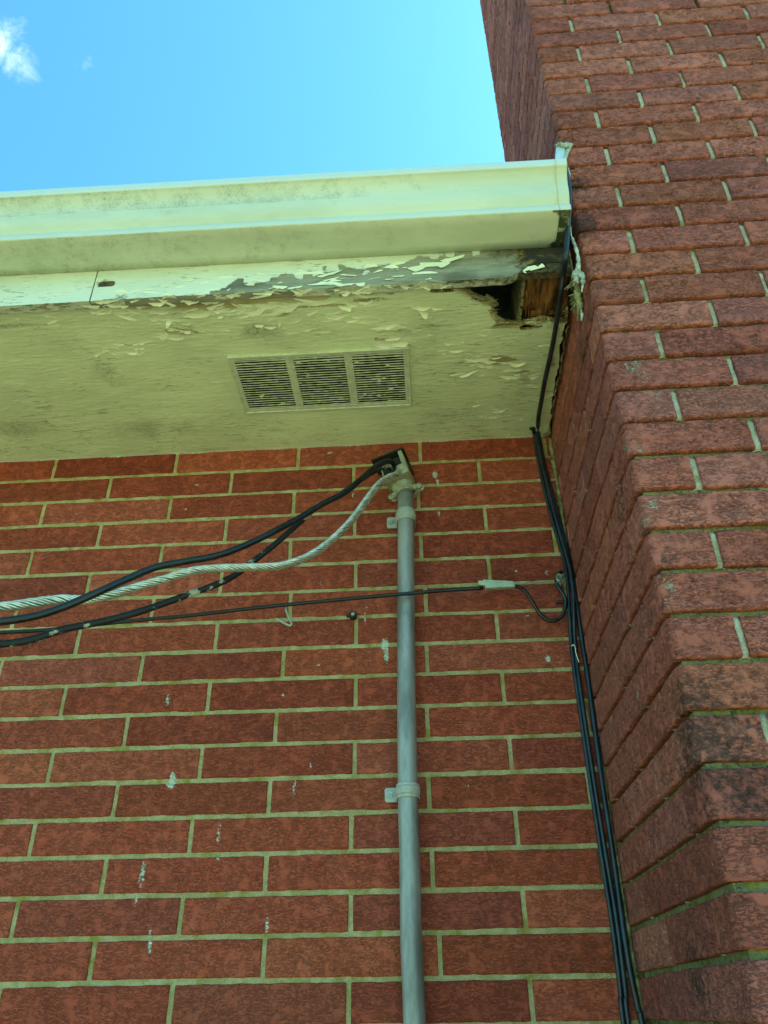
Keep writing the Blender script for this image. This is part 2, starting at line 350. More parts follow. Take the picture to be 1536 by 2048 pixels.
def brick(mb, path, z0, z1, rnd, amp, sp, dark=None, white=None, rad=0.0021, matn=0, ends=(True, True)):
    """one brick: the outer face follows `path` (list of xy points, outward = left of travel), ends and edges rounded, sides run back into the mortar"""
    path = np.asarray(path, float)
    seg = np.linalg.norm(np.diff(path, axis=0), axis=1); L = seg.sum()
    if L < 0.012: return
    # samples with corners rounded
    n = max(4, int(L/sp))
    s = np.concatenate([[0, 0.0012, 0.003], np.linspace(0.0055, L-0.0055, n), [L-0.003, L-0.0012, L]])
    if len(path) == 3:
        c = seg[0]; s = np.unique(np.concatenate([s, c+np.array([-.008, -.005, -.0025, -0.001, 0.001, .0025, .005, .008])]))
    cum = np.concatenate([[0], np.cumsum(seg)])
    px = np.interp(s, cum, path[:, 0]); py = np.interp(s, cum, path[:, 1])
    t0 = (path[1]-path[0])/seg[0]; n0 = np.array([-t0[1], t0[0]])
    if len(path) == 3:
        t1 = (path[2]-path[1])/seg[1]; n1 = np.array([-t1[1], t1[0]])
        q = sstep(cum[1]-0.009, cum[1]+0.009, s)[:, None]
        nn = n0*(1-q)+n1*q
        ln = np.linalg.norm(nn, axis=1)[:, None]; nn = nn/ln
        cr = 0.006*np.clip(1-np.abs(s-cum[1])/0.011, 0, 1)**1.8
    else:
        nn = np.repeat(n0[None], len(s), 0); cr = np.zeros(len(s))
    zz = z1-z0; nz = max(4, int(zz/sp))
    z = np.concatenate([[0, 0.0012, 0.003], np.linspace(0.0055, zz-0.0055, nz), [zz-0.003, zz-0.0012, zz]])
    a, b = len(s), len(z)
    wob0 = 0.0011*fbm(px*38, py*38, np.full(a, z0*50.), 3); wob1 = 0.0011*fbm(px*38, py*38, np.full(a, z1*50.+9), 3)
    zf = z/zz
    Z = z0+z[None]+wob0[:, None]*(1-zf)[None]+wob1[:, None]*zf[None]
    X = np.repeat(px[:, None], b, 1); Y = np.repeat(py[:, None], b, 1)
    off = rnd*37.0
    wx = fbm(X*30+off, Y*30, Z*60, 2)*0.9; wz = fbm(X*26, Y*26+off, Z*50+5, 2)*0.9
    rg = 1-np.abs(fbm(X*44+wx+off, Y*44+wx, Z*125+wz, 3))*2.6
    crev = sstep(0.62, 1.0, rg)*sstep(-0.25, 0.35, vnoise(X*40, Y*40, Z*70+off))
    lum = fbm(X*22+off, Y*22, Z*45, 3)
    d = amp*(-0.0026*crev + 0.0016*lum)
    tilt = 0.0008*(((rnd*7919) % 1)-0.5)
    d = d + tilt
    es = np.minimum(s, L-s); 
    if not ends[0]: es = L-s
    if not ends[1]: es = np.minimum(s, 1)
    ez = np.minimum(z, zz-z)
    def rnd_off(e): 
        t = np.clip(1-e/rad, 0, 1); return rad*(1-np.sqrt(np.clip(1-t*t, 0, 1)))
    d = d - rnd_off(es)[:, None]*0.8 - rnd_off(ez)[None] - cr[:, None]*0.75
    # sideways irregular ends
    G = np.stack([X+nn[:, 0:1]*d, Y+nn[:, 1:2]*d, Z], -1)
    # skirts
    back = 0.019
    Gb = np.pad(G, ((1, 1), (1, 1), (0, 0)), 'edge'); nb = np.pad(nn, ((1, 1), (0, 0)), 'edge')
    M = np.zeros(Gb.shape[:2], bool); M[0] = M[-1] = True; M[:, 0] = M[:, -1] = True
    # at corners, push the skirts inward along the bisector
    Gb[..., 0] -= np.where(M, nb[:, 0:1]*back, 0); Gb[..., 1] -= np.where(M, nb[:, 1:2]*back, 0)
    C = np.zeros(Gb.shape[:2]+(4,)); C[..., 0] = rnd; C[..., 1] = 1.0; C[1:-1, 1:-1, 1] = np.clip(crev*min(1, amp)*.6, 0, 1)  # skirt ring at full mask: shade under brick edges painted in
    if dark is not None: C[..., 2] = dark(Gb)
    if white is not None: C[..., 3] = white(Gb)
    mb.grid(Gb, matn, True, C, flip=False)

rng = random.Random(5)
# --- main wall: measured head joints of every course (photo x, y)
JD = {0:[(109,935),(352,926),(596,917),(840.5,907)],1:[(218,976),(461,969),(707,956),(959,947)],2:[(84,1028),(338.6,1017),(587,1007),(837,997)],
3:[(198,1067),(451,1060),(709,1048),(971,1039)],4:[(59,1124),(322,1108),(580,1100),(842,1093),(1110,1084)],5:[(176,1167),(442,1158),(711,1148),(978,1137)],
6:[(28,1235),(304,1217),(580,1211),(851.5,1201)],7:[(154,1286),(432,1272),(712,1257),(994,1250)],8:[(0,1334),(282,1334),(566,1325),(854,1316)],
9:[(126,1400),(417,1390),(711,1385),(1006,1374)],10:[(251,1462),(551,1455),(855,1447),(1175,1442)],11:[(100,1532),(401,1525),(709,1520),(1021.6,1512)],
12:[(230,1600),(538,1595),(858,1590),(1179.7,1582)],13:[(64,1675),(381,1672),(702,1667),(1034,1660)],14:[(207,1750),(531,1745),(865,1740)],
15:[(29,1835),(361,1832),(701,1827),(1049,1824)],16:[(184,1917),(527,1915),(880,1912)],17:[(341,2005),(697,2000),(1063,1999)]}
LW = 0.3052
# pale droppings and splashes on the wall: photo x, y, half width, half height (metres)
SPL = [(345,1555,.008,.014,1),(342,1568,.010,.010,1.1),(285,1745,.008,.030,.8),(272,1800,.004,.014,.8),(437,1670,.005,.030,.7),(436,1716,.005,.010,.8),(335,1400,.008,.022,.7),
 (300,1890,.004,.018,1),(300,1865,.004,.008,.8),(534,1850,.004,.02,.9),(588,1575,.006,.026,.7),(770,1290,.010,.016,1.2),(773,1312,.006,.018,1.1),(768,1278,.014,.006,.6),(1096,1318,.006,.009,1.2),
 (730,1235,.003,.016,.9),(733,1215,.002,.014,.6),(640,1165,.007,.012,.5),(643,1200,.004,.02,.4),(870,950,.008,.012,1.1),(875,965,.004,.012,1.1),(878,1027,.004,.010,.9),(706,990,.004,.010,.8),
 (1033,1142,.004,.004,1.1),(1093,1145,.006,.010,.7),(621,1530,.005,.008,.8),(566,1390,.003,.006,1),(637,1330,.005,.006,.8),(230,1735,.004,.012,.5),(700,1423,.006,.006,.6),
 (1055,1232,.003,.003,1),(590,1735,.002,.016,.5),(305,1640,.006,.006,.5),(1022,1475,.008,.004,.6),(340,1885,.002,.004,.6),(393,970,.008,.003,.9),(373,1018,.006,.003,.9),(153,1027,.005,.003,.8),
 (660,905,.010,.004,1.0),(40,1630,.006,.003,.6),(865,1240,.002,.010,.6),(1000,1180,.003,.003,.8),(120,1010,.003,.02,.3),(1070,1700,.003,.01,.4)]
SPW = []
for (a, b_, c_, d_, e_) in SPL:
    p = at(a, b_, y=0); SPW.append((p[0], p[2], max(.0035, c_*1.05), d_*1.05, e_*1.1))
def wall_white(G):
    r = np.zeros(G.shape[:2])
    x0, x1, z0, z1 = G[..., 0].min(), G[..., 0].max(), G[..., 2].min(), G[..., 2].max()
    for (x, z, a, b_, e) in SPW:
        if x < x0-.05 or x > x1+.05 or z < z0-.1 or z > z1+.1: continue
        r = np.maximum(r, e*0.85*np.exp(-(((G[..., 0]-x)/a)**2+((G[..., 2]-z)/b_)**2)))
    # paint slopped over the top course by the soffit
    r = np.maximum(r, 0.75*sstep(0.023, 0.032, G[..., 2]+0.003*np.sin(G[..., 0]*31)))
    return r
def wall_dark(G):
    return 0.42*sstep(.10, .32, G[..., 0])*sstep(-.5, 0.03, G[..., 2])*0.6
wb = MB()
WL = -2.6
for n in range(-1, 26):
    zc = -n*H; z0, z1 = zc-(H-J)/2, zc+(H-J)/2
    if n in JD: js = sorted(at(px, py, y=0)[0] for px, py in JD[n])
    else:
        base = at(*JD[16][1], y=0)[0] if n % 2 == 0 else at(*JD[17][1], y=0)[0]; js = [base]
    while js[0] > WL: js.insert(0, js[0]-LW)
    while js[-1] < X0+0.1: js.append(js[-1]+LW)
    for i in range(len(js)-1):
        a, b_ = js[i]+J/2, js[i+1]-J/2
        if a > X0: continue
        b_ = min(b_, X0+0.02)
        if n == -1: z1 = 0.12
        near = (a > -1.35) and n < 20 and n >= 0
        r = rng.random(); am = rng.choice([0.35, 0.5, 0.7, 0.9])
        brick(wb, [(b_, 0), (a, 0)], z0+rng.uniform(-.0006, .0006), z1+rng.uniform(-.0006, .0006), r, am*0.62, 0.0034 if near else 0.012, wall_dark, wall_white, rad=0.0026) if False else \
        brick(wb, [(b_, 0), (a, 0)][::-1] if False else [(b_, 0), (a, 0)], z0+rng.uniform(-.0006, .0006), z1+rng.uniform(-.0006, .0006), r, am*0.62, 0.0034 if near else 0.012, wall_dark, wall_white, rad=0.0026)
# mortar bed, slightly recessed, lumpy
gx = np.arange(-1.35, X0+.02, .004); gz = np.arange(-1.5, .12, .004)
XX, ZZ = np.meshgrid(gx, gz, indexing='ij')
YY = 0.0028+0.0016*fbm(XX*75, XX*0, ZZ*75, 3)+0.0012*fbm(XX*14, XX*0+3, ZZ*14, 2)
YY = np.maximum(YY-0.0006*sstep(-0.1, 0.0, ZZ), .0017)
G = np.stack([XX, YY, ZZ], -1); C = np.zeros(G.shape[:2]+(4,)); C[..., 3] = wall_white(G)*0.8; C[..., 2] = wall_dark(G)
wb.grid(G, 1, True, C, flip=True)
wb.box((-4.2, 0.0035, GZ), (-1.35, 0.16, 0.36), 1); wb.box((-1.35, 0.0075, GZ), (X0+1.2, 0.2, 0.36), 1)
wb.box((-1.35, 0.0035, GZ), (X0+.02, 0.16, -1.5), 1)
W = wb.build('wall', [M_wallbrick, M_wallmortar], house)

# --- chimney
ch = MB()
CT = 2.95; CXR = X0+1.35
dkspots = [(1400,1480,.09,.9),(1380,1400,.05,.8),(1430,1560,.05,.7),(1395,1950,.07,.8),(1240,1010,.05,.7),(1180,880,.05,.5),(1215,640,.03,.6),(1160,450,.05,1.0),(1150,370,.035,.9),(1175,540,.04,.6),
  (1335,1120,.03,.6),(1250,960,.03,.6),(1300,1230,.04,.55),(1165,700,.05,.6),(1180,780,.05,.5),(1440,1650,.04,.5),(1470,1590,.07,.7),(1370,1560,.05,.5),(1500,1420,.06,.6)]
DK = []
for (a, b_, r_, e_) in dkspots:
    p = at(a, b_, y=-D) if at(a, b_, y=-D)[0] > X0 else at(a, b_, x=X0); DK.append((p, r_, e_))
lich = [(1265,730,.03,.75),(1290,750,.02,.7),(1310,790,.02,.65),(1275,900,.025,.7),(1250,895,.02,.75),(1305,1010,.02,.75),(1290,1040,.025,.7),(1325,1160,.02,.6),(1340,1175,.015,.75),(1175,1000,.012,.7),
  (1240,1010,.02,.65),(1230,920,.02,.5),(1150,370,.02,.5),(1165,500,.03,.55),(1150,460,.02,.5),(1390,750,.012,.45),(1250,890,.03,.6),(1330,1205,.02,.6),(1350,1230,.02,.4),(1170,860,.01,.8),(1145,850,.006,.9),
  (1152,870,.006,.9),(1165,1000,.008,.8),(1155,1090,.006,.9),(1180,1110,.006,1),(1200,1240,.006,1),(1260,1115,.006,.9),(1255,1260,.005,1),(1275,1390,.01,1),(1282,1420,.008,.9),(1190,1030,.006,.8),(1290,1330,.008,.6),
  (1310,1340,.008,.6),(1180,945,.006,.8),(1190,985,.006,.7),(1295,1690,.01,.7),(1300,1720,.006,.7),(1390,1980,.008,.8),(1395,2005,.006,.8),(1388,1510,.008,.7),(1425,1730,.008,.8),(1300,1870,.005,.7)]
LI = []
for (a, b_, r_, e_) in lich:
    p = at(a, b_, y=-D) if at(a, b_, y=-D)[0] > X0 else at(a, b_, x=X0); LI.append((p, r_, e_))
def blob(G, L):
    r = np.zeros(G.shape[:2]); c = G.reshape(-1, 3).mean(0)
    for (p, s_, e) in L:
        if np.linalg.norm(p-c) > 0.45: continue
        d2 = ((G-p)**2).sum(-1); r = np.maximum(r, (e*.8 if L is LI else e)*np.exp(-d2/(s_*s_)))
    return r
def ch_dark(G):
    r = blob(G, DK)
    # weathering that creeps along the corner
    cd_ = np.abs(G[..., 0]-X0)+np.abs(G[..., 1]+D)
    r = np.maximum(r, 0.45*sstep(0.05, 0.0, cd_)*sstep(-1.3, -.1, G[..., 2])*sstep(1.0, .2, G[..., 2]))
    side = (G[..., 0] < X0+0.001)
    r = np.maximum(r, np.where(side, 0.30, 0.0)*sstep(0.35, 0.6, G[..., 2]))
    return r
ch_white = lambda G: np.maximum(blob(G, LI), 0.10)
RX = 0.0095; PF = 0.2114; E0 = 0.0947
def hjoint(x, y, zc):
    u = np.linspace(-.0075, .0075, 7); z = np.arange(zc-H/2+.004, zc+H/2-.0035, .003); U, Z = np.meshgrid(u, z, indexing='ij')
    k_ = (x if x is not None else y)*31
    e = 0.0045+0.0014*fbm(U*90+k_, U*0+2, Z*90, 3)+0.25*np.abs(U)+0.006*sstep(H/2-.010, H/2-.002, np.abs(Z-zc))
    G = np.stack([x+U, -D+e, Z], -1) if x is not None else np.stack([X0+e, y+U, Z], -1)
    ch.grid(G if x is not None else G[::-1], 2, True, np.stack([e*0, e*0, ch_dark(G)*.8, e*0], -1))
for n in range(-int(CT/H)-1, 26):
    zc = -n*H; z0, z1 = zc-(H-RX)/2, zc+(H-RX)/2
    if z1 > CT: continue
    k = (n+15) % 2            # row parity: 1 -> header on the front
    odd_r = ((n+15) % 2 == 1)
    first = E0+PF/2 if odd_r else E0          # front: first joint from the corner
    sfirst = E0 if odd_r else E0+PF/2         # side
    vis = -14.9 < n-1 < 20
    sp = 0.0028 if (n < 2 and vis) else (0.0034 if vis else 0.014)
    jz = lambda: rng.uniform(-.0010, .0010)
    ampc = lambda: rng.choice([0.45, 0.8, 1.0, 1.2, 1.35])
    a_, r_ = ampc(), rng.random()
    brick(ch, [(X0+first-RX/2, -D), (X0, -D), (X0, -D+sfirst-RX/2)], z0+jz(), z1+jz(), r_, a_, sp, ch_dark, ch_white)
    if vis:
        for q in range(4):
            xj = first+q*PF; hjoint(X0+xj, None, zc)
        for q in range(3):
            hjoint(None, -D+sfirst+q*PF, zc)
    x = first
    while X0+x < CXR:
        x1 = min(x+PF, CXR-X0)
        far = x > 0.42
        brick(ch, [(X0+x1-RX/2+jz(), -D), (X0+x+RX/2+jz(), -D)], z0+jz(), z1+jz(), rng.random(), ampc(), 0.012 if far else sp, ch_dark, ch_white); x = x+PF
    y = sfirst; YE = 0.02
    while -D+y < YE-0.02:
        y1 = min(y+PF, YE+D+RX/2)
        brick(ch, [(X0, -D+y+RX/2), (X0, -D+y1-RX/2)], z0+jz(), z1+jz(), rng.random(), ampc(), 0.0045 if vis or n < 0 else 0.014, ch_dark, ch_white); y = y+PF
def mgrid(mb, f, u0, u1, step):
    us = np.arange(u0, u1+step, step); zs = np.arange(-1.5, 1.5, step); U, Z = np.meshgrid(us, zs, indexing='ij')
    e = 0.0011*fbm(U*70, U*0+2, Z*70, 3)+0.0010*fbm(U*16, U*0, Z*16, 2)
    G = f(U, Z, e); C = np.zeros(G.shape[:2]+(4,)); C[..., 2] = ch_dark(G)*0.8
    mb.grid(G, 1, True, C, flip=False)
REC = 0.0120
mgrid(ch, lambda U, Z, e: np.stack([U, -D+REC+e, Z], -1)[::-1], X0+REC, X0+0.46, .0045)
mgrid(ch, lambda U, Z, e: np.stack([X0+REC+e, U, Z], -1)[::-1], -D+REC, 0.02, .0045)
ch.box((X0+REC+.003, -D+REC+.003, GZ), (CXR-.01, 0.018, CT), 1)
CH = ch.build('chimney', [M_chimbrick, M_chimmortar, M_headmortar], house)

# --- roof
rf = MB()
sl = 1/3
def roofpt(y, dz): return 0.222+dz+(y+0.515)*sl
for (a, b_, mi) in ((0.0, 0.020, 0), (0.020, 0.032, 1)):
    V = []
    for x in (-4.4, X0-0.012):
        for (y, d_) in ((-0.535-(0.012 if mi else 0), a), (4.5, a), (4.5, b_), (-0.535-(0.012 if mi else 0), b_)): V.append((x, y, roofpt(y, d_)))
    rf.add(V, [(0,1,2,3),(7,6,5,4),(0,4,5,1),(1,5,6,2),(2,6,7,3),(3,7,4,0)], mi, False)
    V = []
    for x in (X0-0.012, 6.5):
        for (y, d_) in ((0.03, a), (4.5, a), (4.5, b_), (0.03, b_)): V.append((x, y, roofpt(y, d_)))
    rf.add(V, [(0,1,2,3),(7,6,5,4),(0,4,5,1),(1,5,6,2),(2,6,7,3),(3,7,4,0)], mi, False)
V = []
for x in (-4.4, 6.5):
    for (y, z) in ((4.5, roofpt(4.5, .032)), (9.5, 0.25), (9.5, 0.2), (4.5, roofpt(4.5, 0))): V.append((x, y, z))
rf.add(V, [(3,2,1,0),(4,5,6,7),(0,1,5,4),(1,2,6,5),(2,3,7,6),(3,0,4,7)], 1, False)
rf.build('roof', [M_old, M_shingle], house)

# --- soffit: a board sheet with a rotted hole at the chimney end, flaking paint hanging from it
ZS = 0.0285
SY0, SY1 = -0.4925, 0.004
holepx = [(905,572),(950,570),(1130,556),(1150,560),(1140,600),(1128,640),(1112,640),(1095,637),(1060,640),(1040,646),(1015,645),(1000,640),(990,630),(991,612),(988,600),(975,592),(968,598),(950,590),(943,583)]
HP = np.array([at(a, b_, z=ZS)[:2] for a, b_ in holepx])
slotpx = [(1038,655),(1048,651),(1085,653),(1078,657),(1052,660),(1043,660)]
SLP = np.array([at(a, b_, z=ZS)[:2] for a, b_ in slotpx])
smallpx = [(855,580),(900,577),(905,583),(870,586)]
SMP = np.array([at(a, b_, z=ZS)[:2] for a, b_ in smallpx])
def inpoly(x, y, P):
    r = np.zeros(x.shape, bool); n = len(P)
    for i in range(n):
        x1, y1 = P[i]; x2, y2 = P[(i+1) % n]
        if y1 == y2: continue
        r ^= ((y1 > y) != (y2 > y)) & (x < (x2-x1)*(y-y1)/(y2-y1)+x1)
    return r
def polydist(x, y, P):
    d = np.full(x.shape, 9.0); n = len(P)
    for i in range(n):
        a = P[i]; b_ = P[(i+1) % n]; e = b_-a; t = np.clip(((x-a[0])*e[0]+(y-a[1])*e[1])/(e@e), 0, 1)
        d = np.minimum(d, np.hypot(x-a[0]-t*e[0], y-a[1]-t*e[1]))
    return d
sf = MB()
ux = np.concatenate([np.arange(-1.35, -0.02, .004), np.arange(-0.02, 0.3245, .0018)]); uy = np.arange(SY0, SY1, .0020)
U, V = np.meshgrid(ux, uy, indexing='ij')
wv = 0.0035*fbm(U*110, V*160, U*0, 3)
inh = inpoly(U+wv*2.2, V+wv*0.8, HP) | inpoly(U+wv*.6, V+wv*.3, SLP) | inpoly(U+wv, V+wv*.4, SMP)
hd = polydist(U, V, HP)
inh |= (U > -.390) & (U < -.018) & (V > -.322) & (V < -.156)
redge = 0.3185+0.0040*fbm(V*26, V*0, V*0, 3)+0.003*fbm(V*90, V*0, V*0, 2)+0.004*sstep(-.3, 0, V)
inh |= U > redge
kp = ~(inh[:-1, :-1] | inh[1:, :-1] | inh[1:, 1:] | inh[:-1, 1:])
peelsp = [(240,690,.05,.006,.34),(640,612,.10,.006,.5),(880,650,.10,.010,.36),(930,690,.08,.006,.38),(300,610,.10,.012,.75),(430,612,.10,.014,.8),(560,628,.08,.014,.45),(360,660,.07,.020,.50),(560,600,.12,.008,.9),(770,680,.04,.014,.55),(800,660,.035,.010,.42),(790,690,.05,.010,.6),(790,708,.02,.004,.8),(700,590,.2,.008,.42),
   (960,580,.05,.016,.8),(985,600,.03,.02,.8),(1000,720,.06,.02,.55),(940,725,.05,.006,.55),(1040,745,.04,.02,.45),(1030,650,.06,.010,.75),(1050,760,.02,.006,.6),(1000,830,.04,.012,.35),(1110,700,.012,.15,.4),
   (250,690,.03,.008,.36),(740,600,.06,.010,.5),(1095,870,.02,.02,.6),(840,630,.01,.006,.4)]
PR = np.full(U.shape, 0.02)
for (a, b_, sx, sy, e) in peelsp:
    p = at(a, b_, z=ZS); PR = np.maximum(PR, 1.2*e*np.exp(-(((U-p[0])/sx)**2+((V-p[1])/sy)**2)))
PR = np.maximum(PR, 0.9*sstep(0.016, 0.002, hd))
ROT = 0.62*sstep(0.022, 0.0, hd)*np.clip(1+0.0*U, 0, 1)
for (a, b_, sx, sy, e) in [(970,595,.035,.016,.75),(1010,650,.05,.008,.6),(1060,655,.04,.008,.5),(790,692,.04,.008,.42),(345,668,.03,.006,.25),(1010,730,.06,.012,.35),(880,581,.03,.004,.7)]:
    p = at(a, b_, z=ZS); ROT = np.maximum(ROT, e*np.exp(-(((U-p[0])/sx)**2+((V-p[1])/sy)**2)))
MIL = np.full(U.shape, 0.17)
for (a, b_, sx, sy, e) in [(150,680,.10,.06,.55),(60,860,.14,.05,.6),(300,860,.12,.05,.62),(520,660,.07,.03,.75),(480,880,.10,.012,.5),(560,860,.08,.015,.5),(210,740,.05,.05,.5),(60,650,.3,.008,.6),(900,830,.08,.04,.45),(390,900,.3,.012,.5),(240,770,.04,.03,.45)]:
    p = at(a, b_, z=ZS); MIL = np.maximum(MIL, e*np.exp(-(((U-p[0])/sx)**2+((V-p[1])/sy)**2)))
edge_b = sstep(-0.010, 0.0, V)*0.9
Zr = ZS+0.0011*fbm(U*9, V*30, U*0, 3)-0.0005*fbm(U*60, V*330, U*0+4, 2)+0.0010*sstep(.4, .6, PR)+0.004*sstep(0.010, 0.0, hd)*vnoise(U*120, V*300, U*0)
G = np.stack([U, V, Zr], -1); C = np.stack([PR, ROT, MIL, edge_b], -1)
sf.grid(G, 0, True, C, flip=True, keep=kp)
G2 = G.copy(); G2[..., 2] = ZS+0.009; sf.grid(G2, 0, True, np.stack([PR*0+1, ROT*0+.8, MIL, MIL*0], -1), keep=kp)
# broken edges of the hole
bd = []
K = kp
for (da, db, e0, e1) in ((1, 0, (1, 0), (1, 1)), (-1, 0, (0, 1), (0, 0)), (0, 1, (1, 1), (0, 1)), (0, -1, (0, 0), (1, 0))):
    sh = np.zeros_like(K); 
    src = K[max(0, da):K.shape[0]+min(0, da), max(0, db):K.shape[1]+min(0, db)]
    sh[max(0, -da):K.shape[0]+min(0, -da), max(0, -db):K.shape[1]+min(0, -db)] = src
    for i, j in np.argwhere(K & ~sh):
        a = G[i+e0[0], j+e0[1]]; b_ = G[i+e1[0], j+e1[1]]; bd.append((a, b_))
V_ = []; F_ = []
for a, b_ in bd:
    k0 = len(V_); V_ += [a, b_, (b_[0], b_[1], ZS+.009), (a[0], a[1], ZS+.009)]; F_.append((k0, k0+1, k0+2, k0+3))
sf.add(V_, F_, 0, False, (1, .55, .3, 0))
sf.box((-4.2, SY0, ZS+.0006), (-1.35, SY1, ZS+.009), 0, (0, 0, .3, 0))
frng = random.Random(11)
def flake(mb, p, w_, l_, ang, curl, mat_=1, nrm=-1, lift=0.0006):
    """a curling chip of paint, attached along one side, 0.4 mm thick"""
    na, nb_ = 9, 4
    kx = sorted([0, frng.uniform(.1, .35), frng.uniform(.35, .65), frng.uniform(.65, .9), 1]); ky = [frng.uniform(.0, .5), frng.uniform(.5, 1.2), frng.uniform(.3, 1.1), frng.uniform(.5, 1.2), frng.uniform(.0, .4)]
    jag = [float(np.interp(i/(na-1), kx, ky))+.04 for i in range(na)]; side = frng.uniform(-0.5, 0.5)
    T = np.zeros((na, nb_, 3))
    for i in range(na):
        for j in range(nb_):
            a = (i/(na-1)-0.5)*w_; t = j/(nb_-1)*jag[i]; b_ = t*l_
            th = curl*t
            yy = b_*(math.sin(th)/th if abs(th) > 1e-3 else 1); zz_ = b_*((1-math.cos(th))/th if abs(th) > 1e-3 else 0)
            a2 = a*(1-0.15*t)+side*b_
            T[i, j] = (a2, yy+0.06*w_*side*(i-4), zz_*nrm+nrm*lift)
    ca, sa = math.cos(ang), math.sin(ang)
    R_ = T.copy(); R_[..., 0] = T[..., 0]*ca-T[..., 1]*sa; R_[..., 1] = T[..., 0]*sa+T[..., 1]*ca
    G = R_+np.array(p); mb.grid(G, mat_, False, None, flip=(nrm < 0)); G3 = G.copy(); G3[..., 2] -= nrm*0.0004; mb.grid(G3, mat_, True, None, flip=(nrm > 0))
    ring = [(i, 0) for i in range(na)]+[(na-1, j) for j in range(1, nb_)]+[(i, nb_-1) for i in range(na-2, -1, -1)]+[(0, j) for j in range(nb_-2, 0, -1)]
    Vr = [G[i, j] for i, j in ring]+[G3[i, j] for i, j in ring]; m_ = len(ring)
    mb.add(Vr, [(q, (q+1) % m_, m_+(q+1) % m_, m_+q) for q in range(m_)], mat_, False)
cl_ = [ # photo x, y, spread x, spread y (px), count, size
 (240,622,60,8,9,.016),(330,640,70,14,12,.016),(430,625,80,10,14,.020),(520,622,80,12,14,.030),(600,606,60,6,8,.030),(345,665,30,20,9,.018),(400,660,60,18,8,.013),(620,645,90,16,12,.014),(700,635,60,16,9,.018),
 (780,655,22,8,4,.024),(775,680,35,8,7,.026),(720,605,40,10,5,.016),(845,618,20,8,3,.026),(860,660,80,30,9,.010),(950,700,60,30,10,.012),(1000,735,80,26,14,.016),(1060,745,30,20,7,.018),(1080,780,20,30,6,.010),
 (1010,830,60,14,9,.013),(960,650,60,30,8,.011),(230,690,60,20,9,.014),(120,640,90,12,7,.014),(235,705,40,3,5,.016),(950,720,40,6,4,.016),(1060,640,30,14,6,.010),(1030,870,40,6,6,.007),(905,705,30,6,4,.014),(1095,690,10,60,8,.010)]
for (a, b_, sx, sy, cnt, sz) in cl_:
    for _ in range(int(cnt*1.8)):
        q = at(a+frng.gauss(0, 1)*sx*0.6, b_+frng.gauss(0, 1)*sy*0.6, z=ZS)
        if q[0] > 0.315 or q[1] < SY0+.004 or inpoly(np.array([q[0]]), np.array([q[1]]), HP)[0]: continue
        s_ = sz*frng.uniform(.35, 1.15)
        flake(sf, (q[0], q[1], ZS), s_*frng.uniform(1.2, 2.8), s_*frng.uniform(.2, .5), frng.choice([0, math.pi])+frng.gauss(0, .18), frng.uniform(.1, .9)*(2 if frng.random() < .1 else 1))
# big hand-placed chips that show clearly
for (a, b_, w_, l_, an, cu) in [(845,622,.022,.018,.2,.9),(340,640,.012,.018,.3,1.8),(335,668,.010,.020,1.2,1.0),(575,612,.060,.018,0,.35),(510,618,.050,.016,0,.4),(780,650,.045,.016,.15,1.0),(800,683,.040,.014,-.1,.8),
    (770,690,.050,.010,0,.6),(560,645,.006,.022,.6,.7),(665,640,.045,.006,-.25,.4),(690,650,.035,.005,-.4,.4),(960,720,.07,.010,0,.5),(1020,752,.05,.012,0,.7),(690,612,.03,.010,0,1.1),(1100,640,.02,.012,1,.8),(420,600,.05,.012,0,.5)]:
    q = at(a, b_, z=ZS); flake(sf, (q[0], q[1], ZS), w_, l_, an, cu)
# frayed splinters round the hole
for _ in range(46):
    i = frng.choice([4, 5, 6, 7, 8, 9, 10, 11, 12, 13, 13, 14, 14, 15, 15, 16, 16, 17, 18]); a = HP[i]; b_ = HP[(i+1) % len(HP)]; t = frng.random(); q = a+(b_-a)*t
    L_ = frng.uniform(.006, .020); an = frng.gauss(0, .25)+(0 if q[0] > .2 else 0)
    P_ = np.array([(q[0]-.8*L_*math.cos(an), q[1]-.8*L_*math.sin(an), ZS-.0004), (q[0], q[1], ZS-.0012), (q[0]+L_*.5*math.cos(an), q[1]+L_*.5*math.sin(an)+frng.uniform(-.003, .003), ZS-.001-frng.random()*.004)])
    sf.tube(smooth_path(P_, 3), np.linspace(.0016, .0003, 7), 5, 2)
sf.build('soffit', [M_soffit, M_flake, M_old], house)

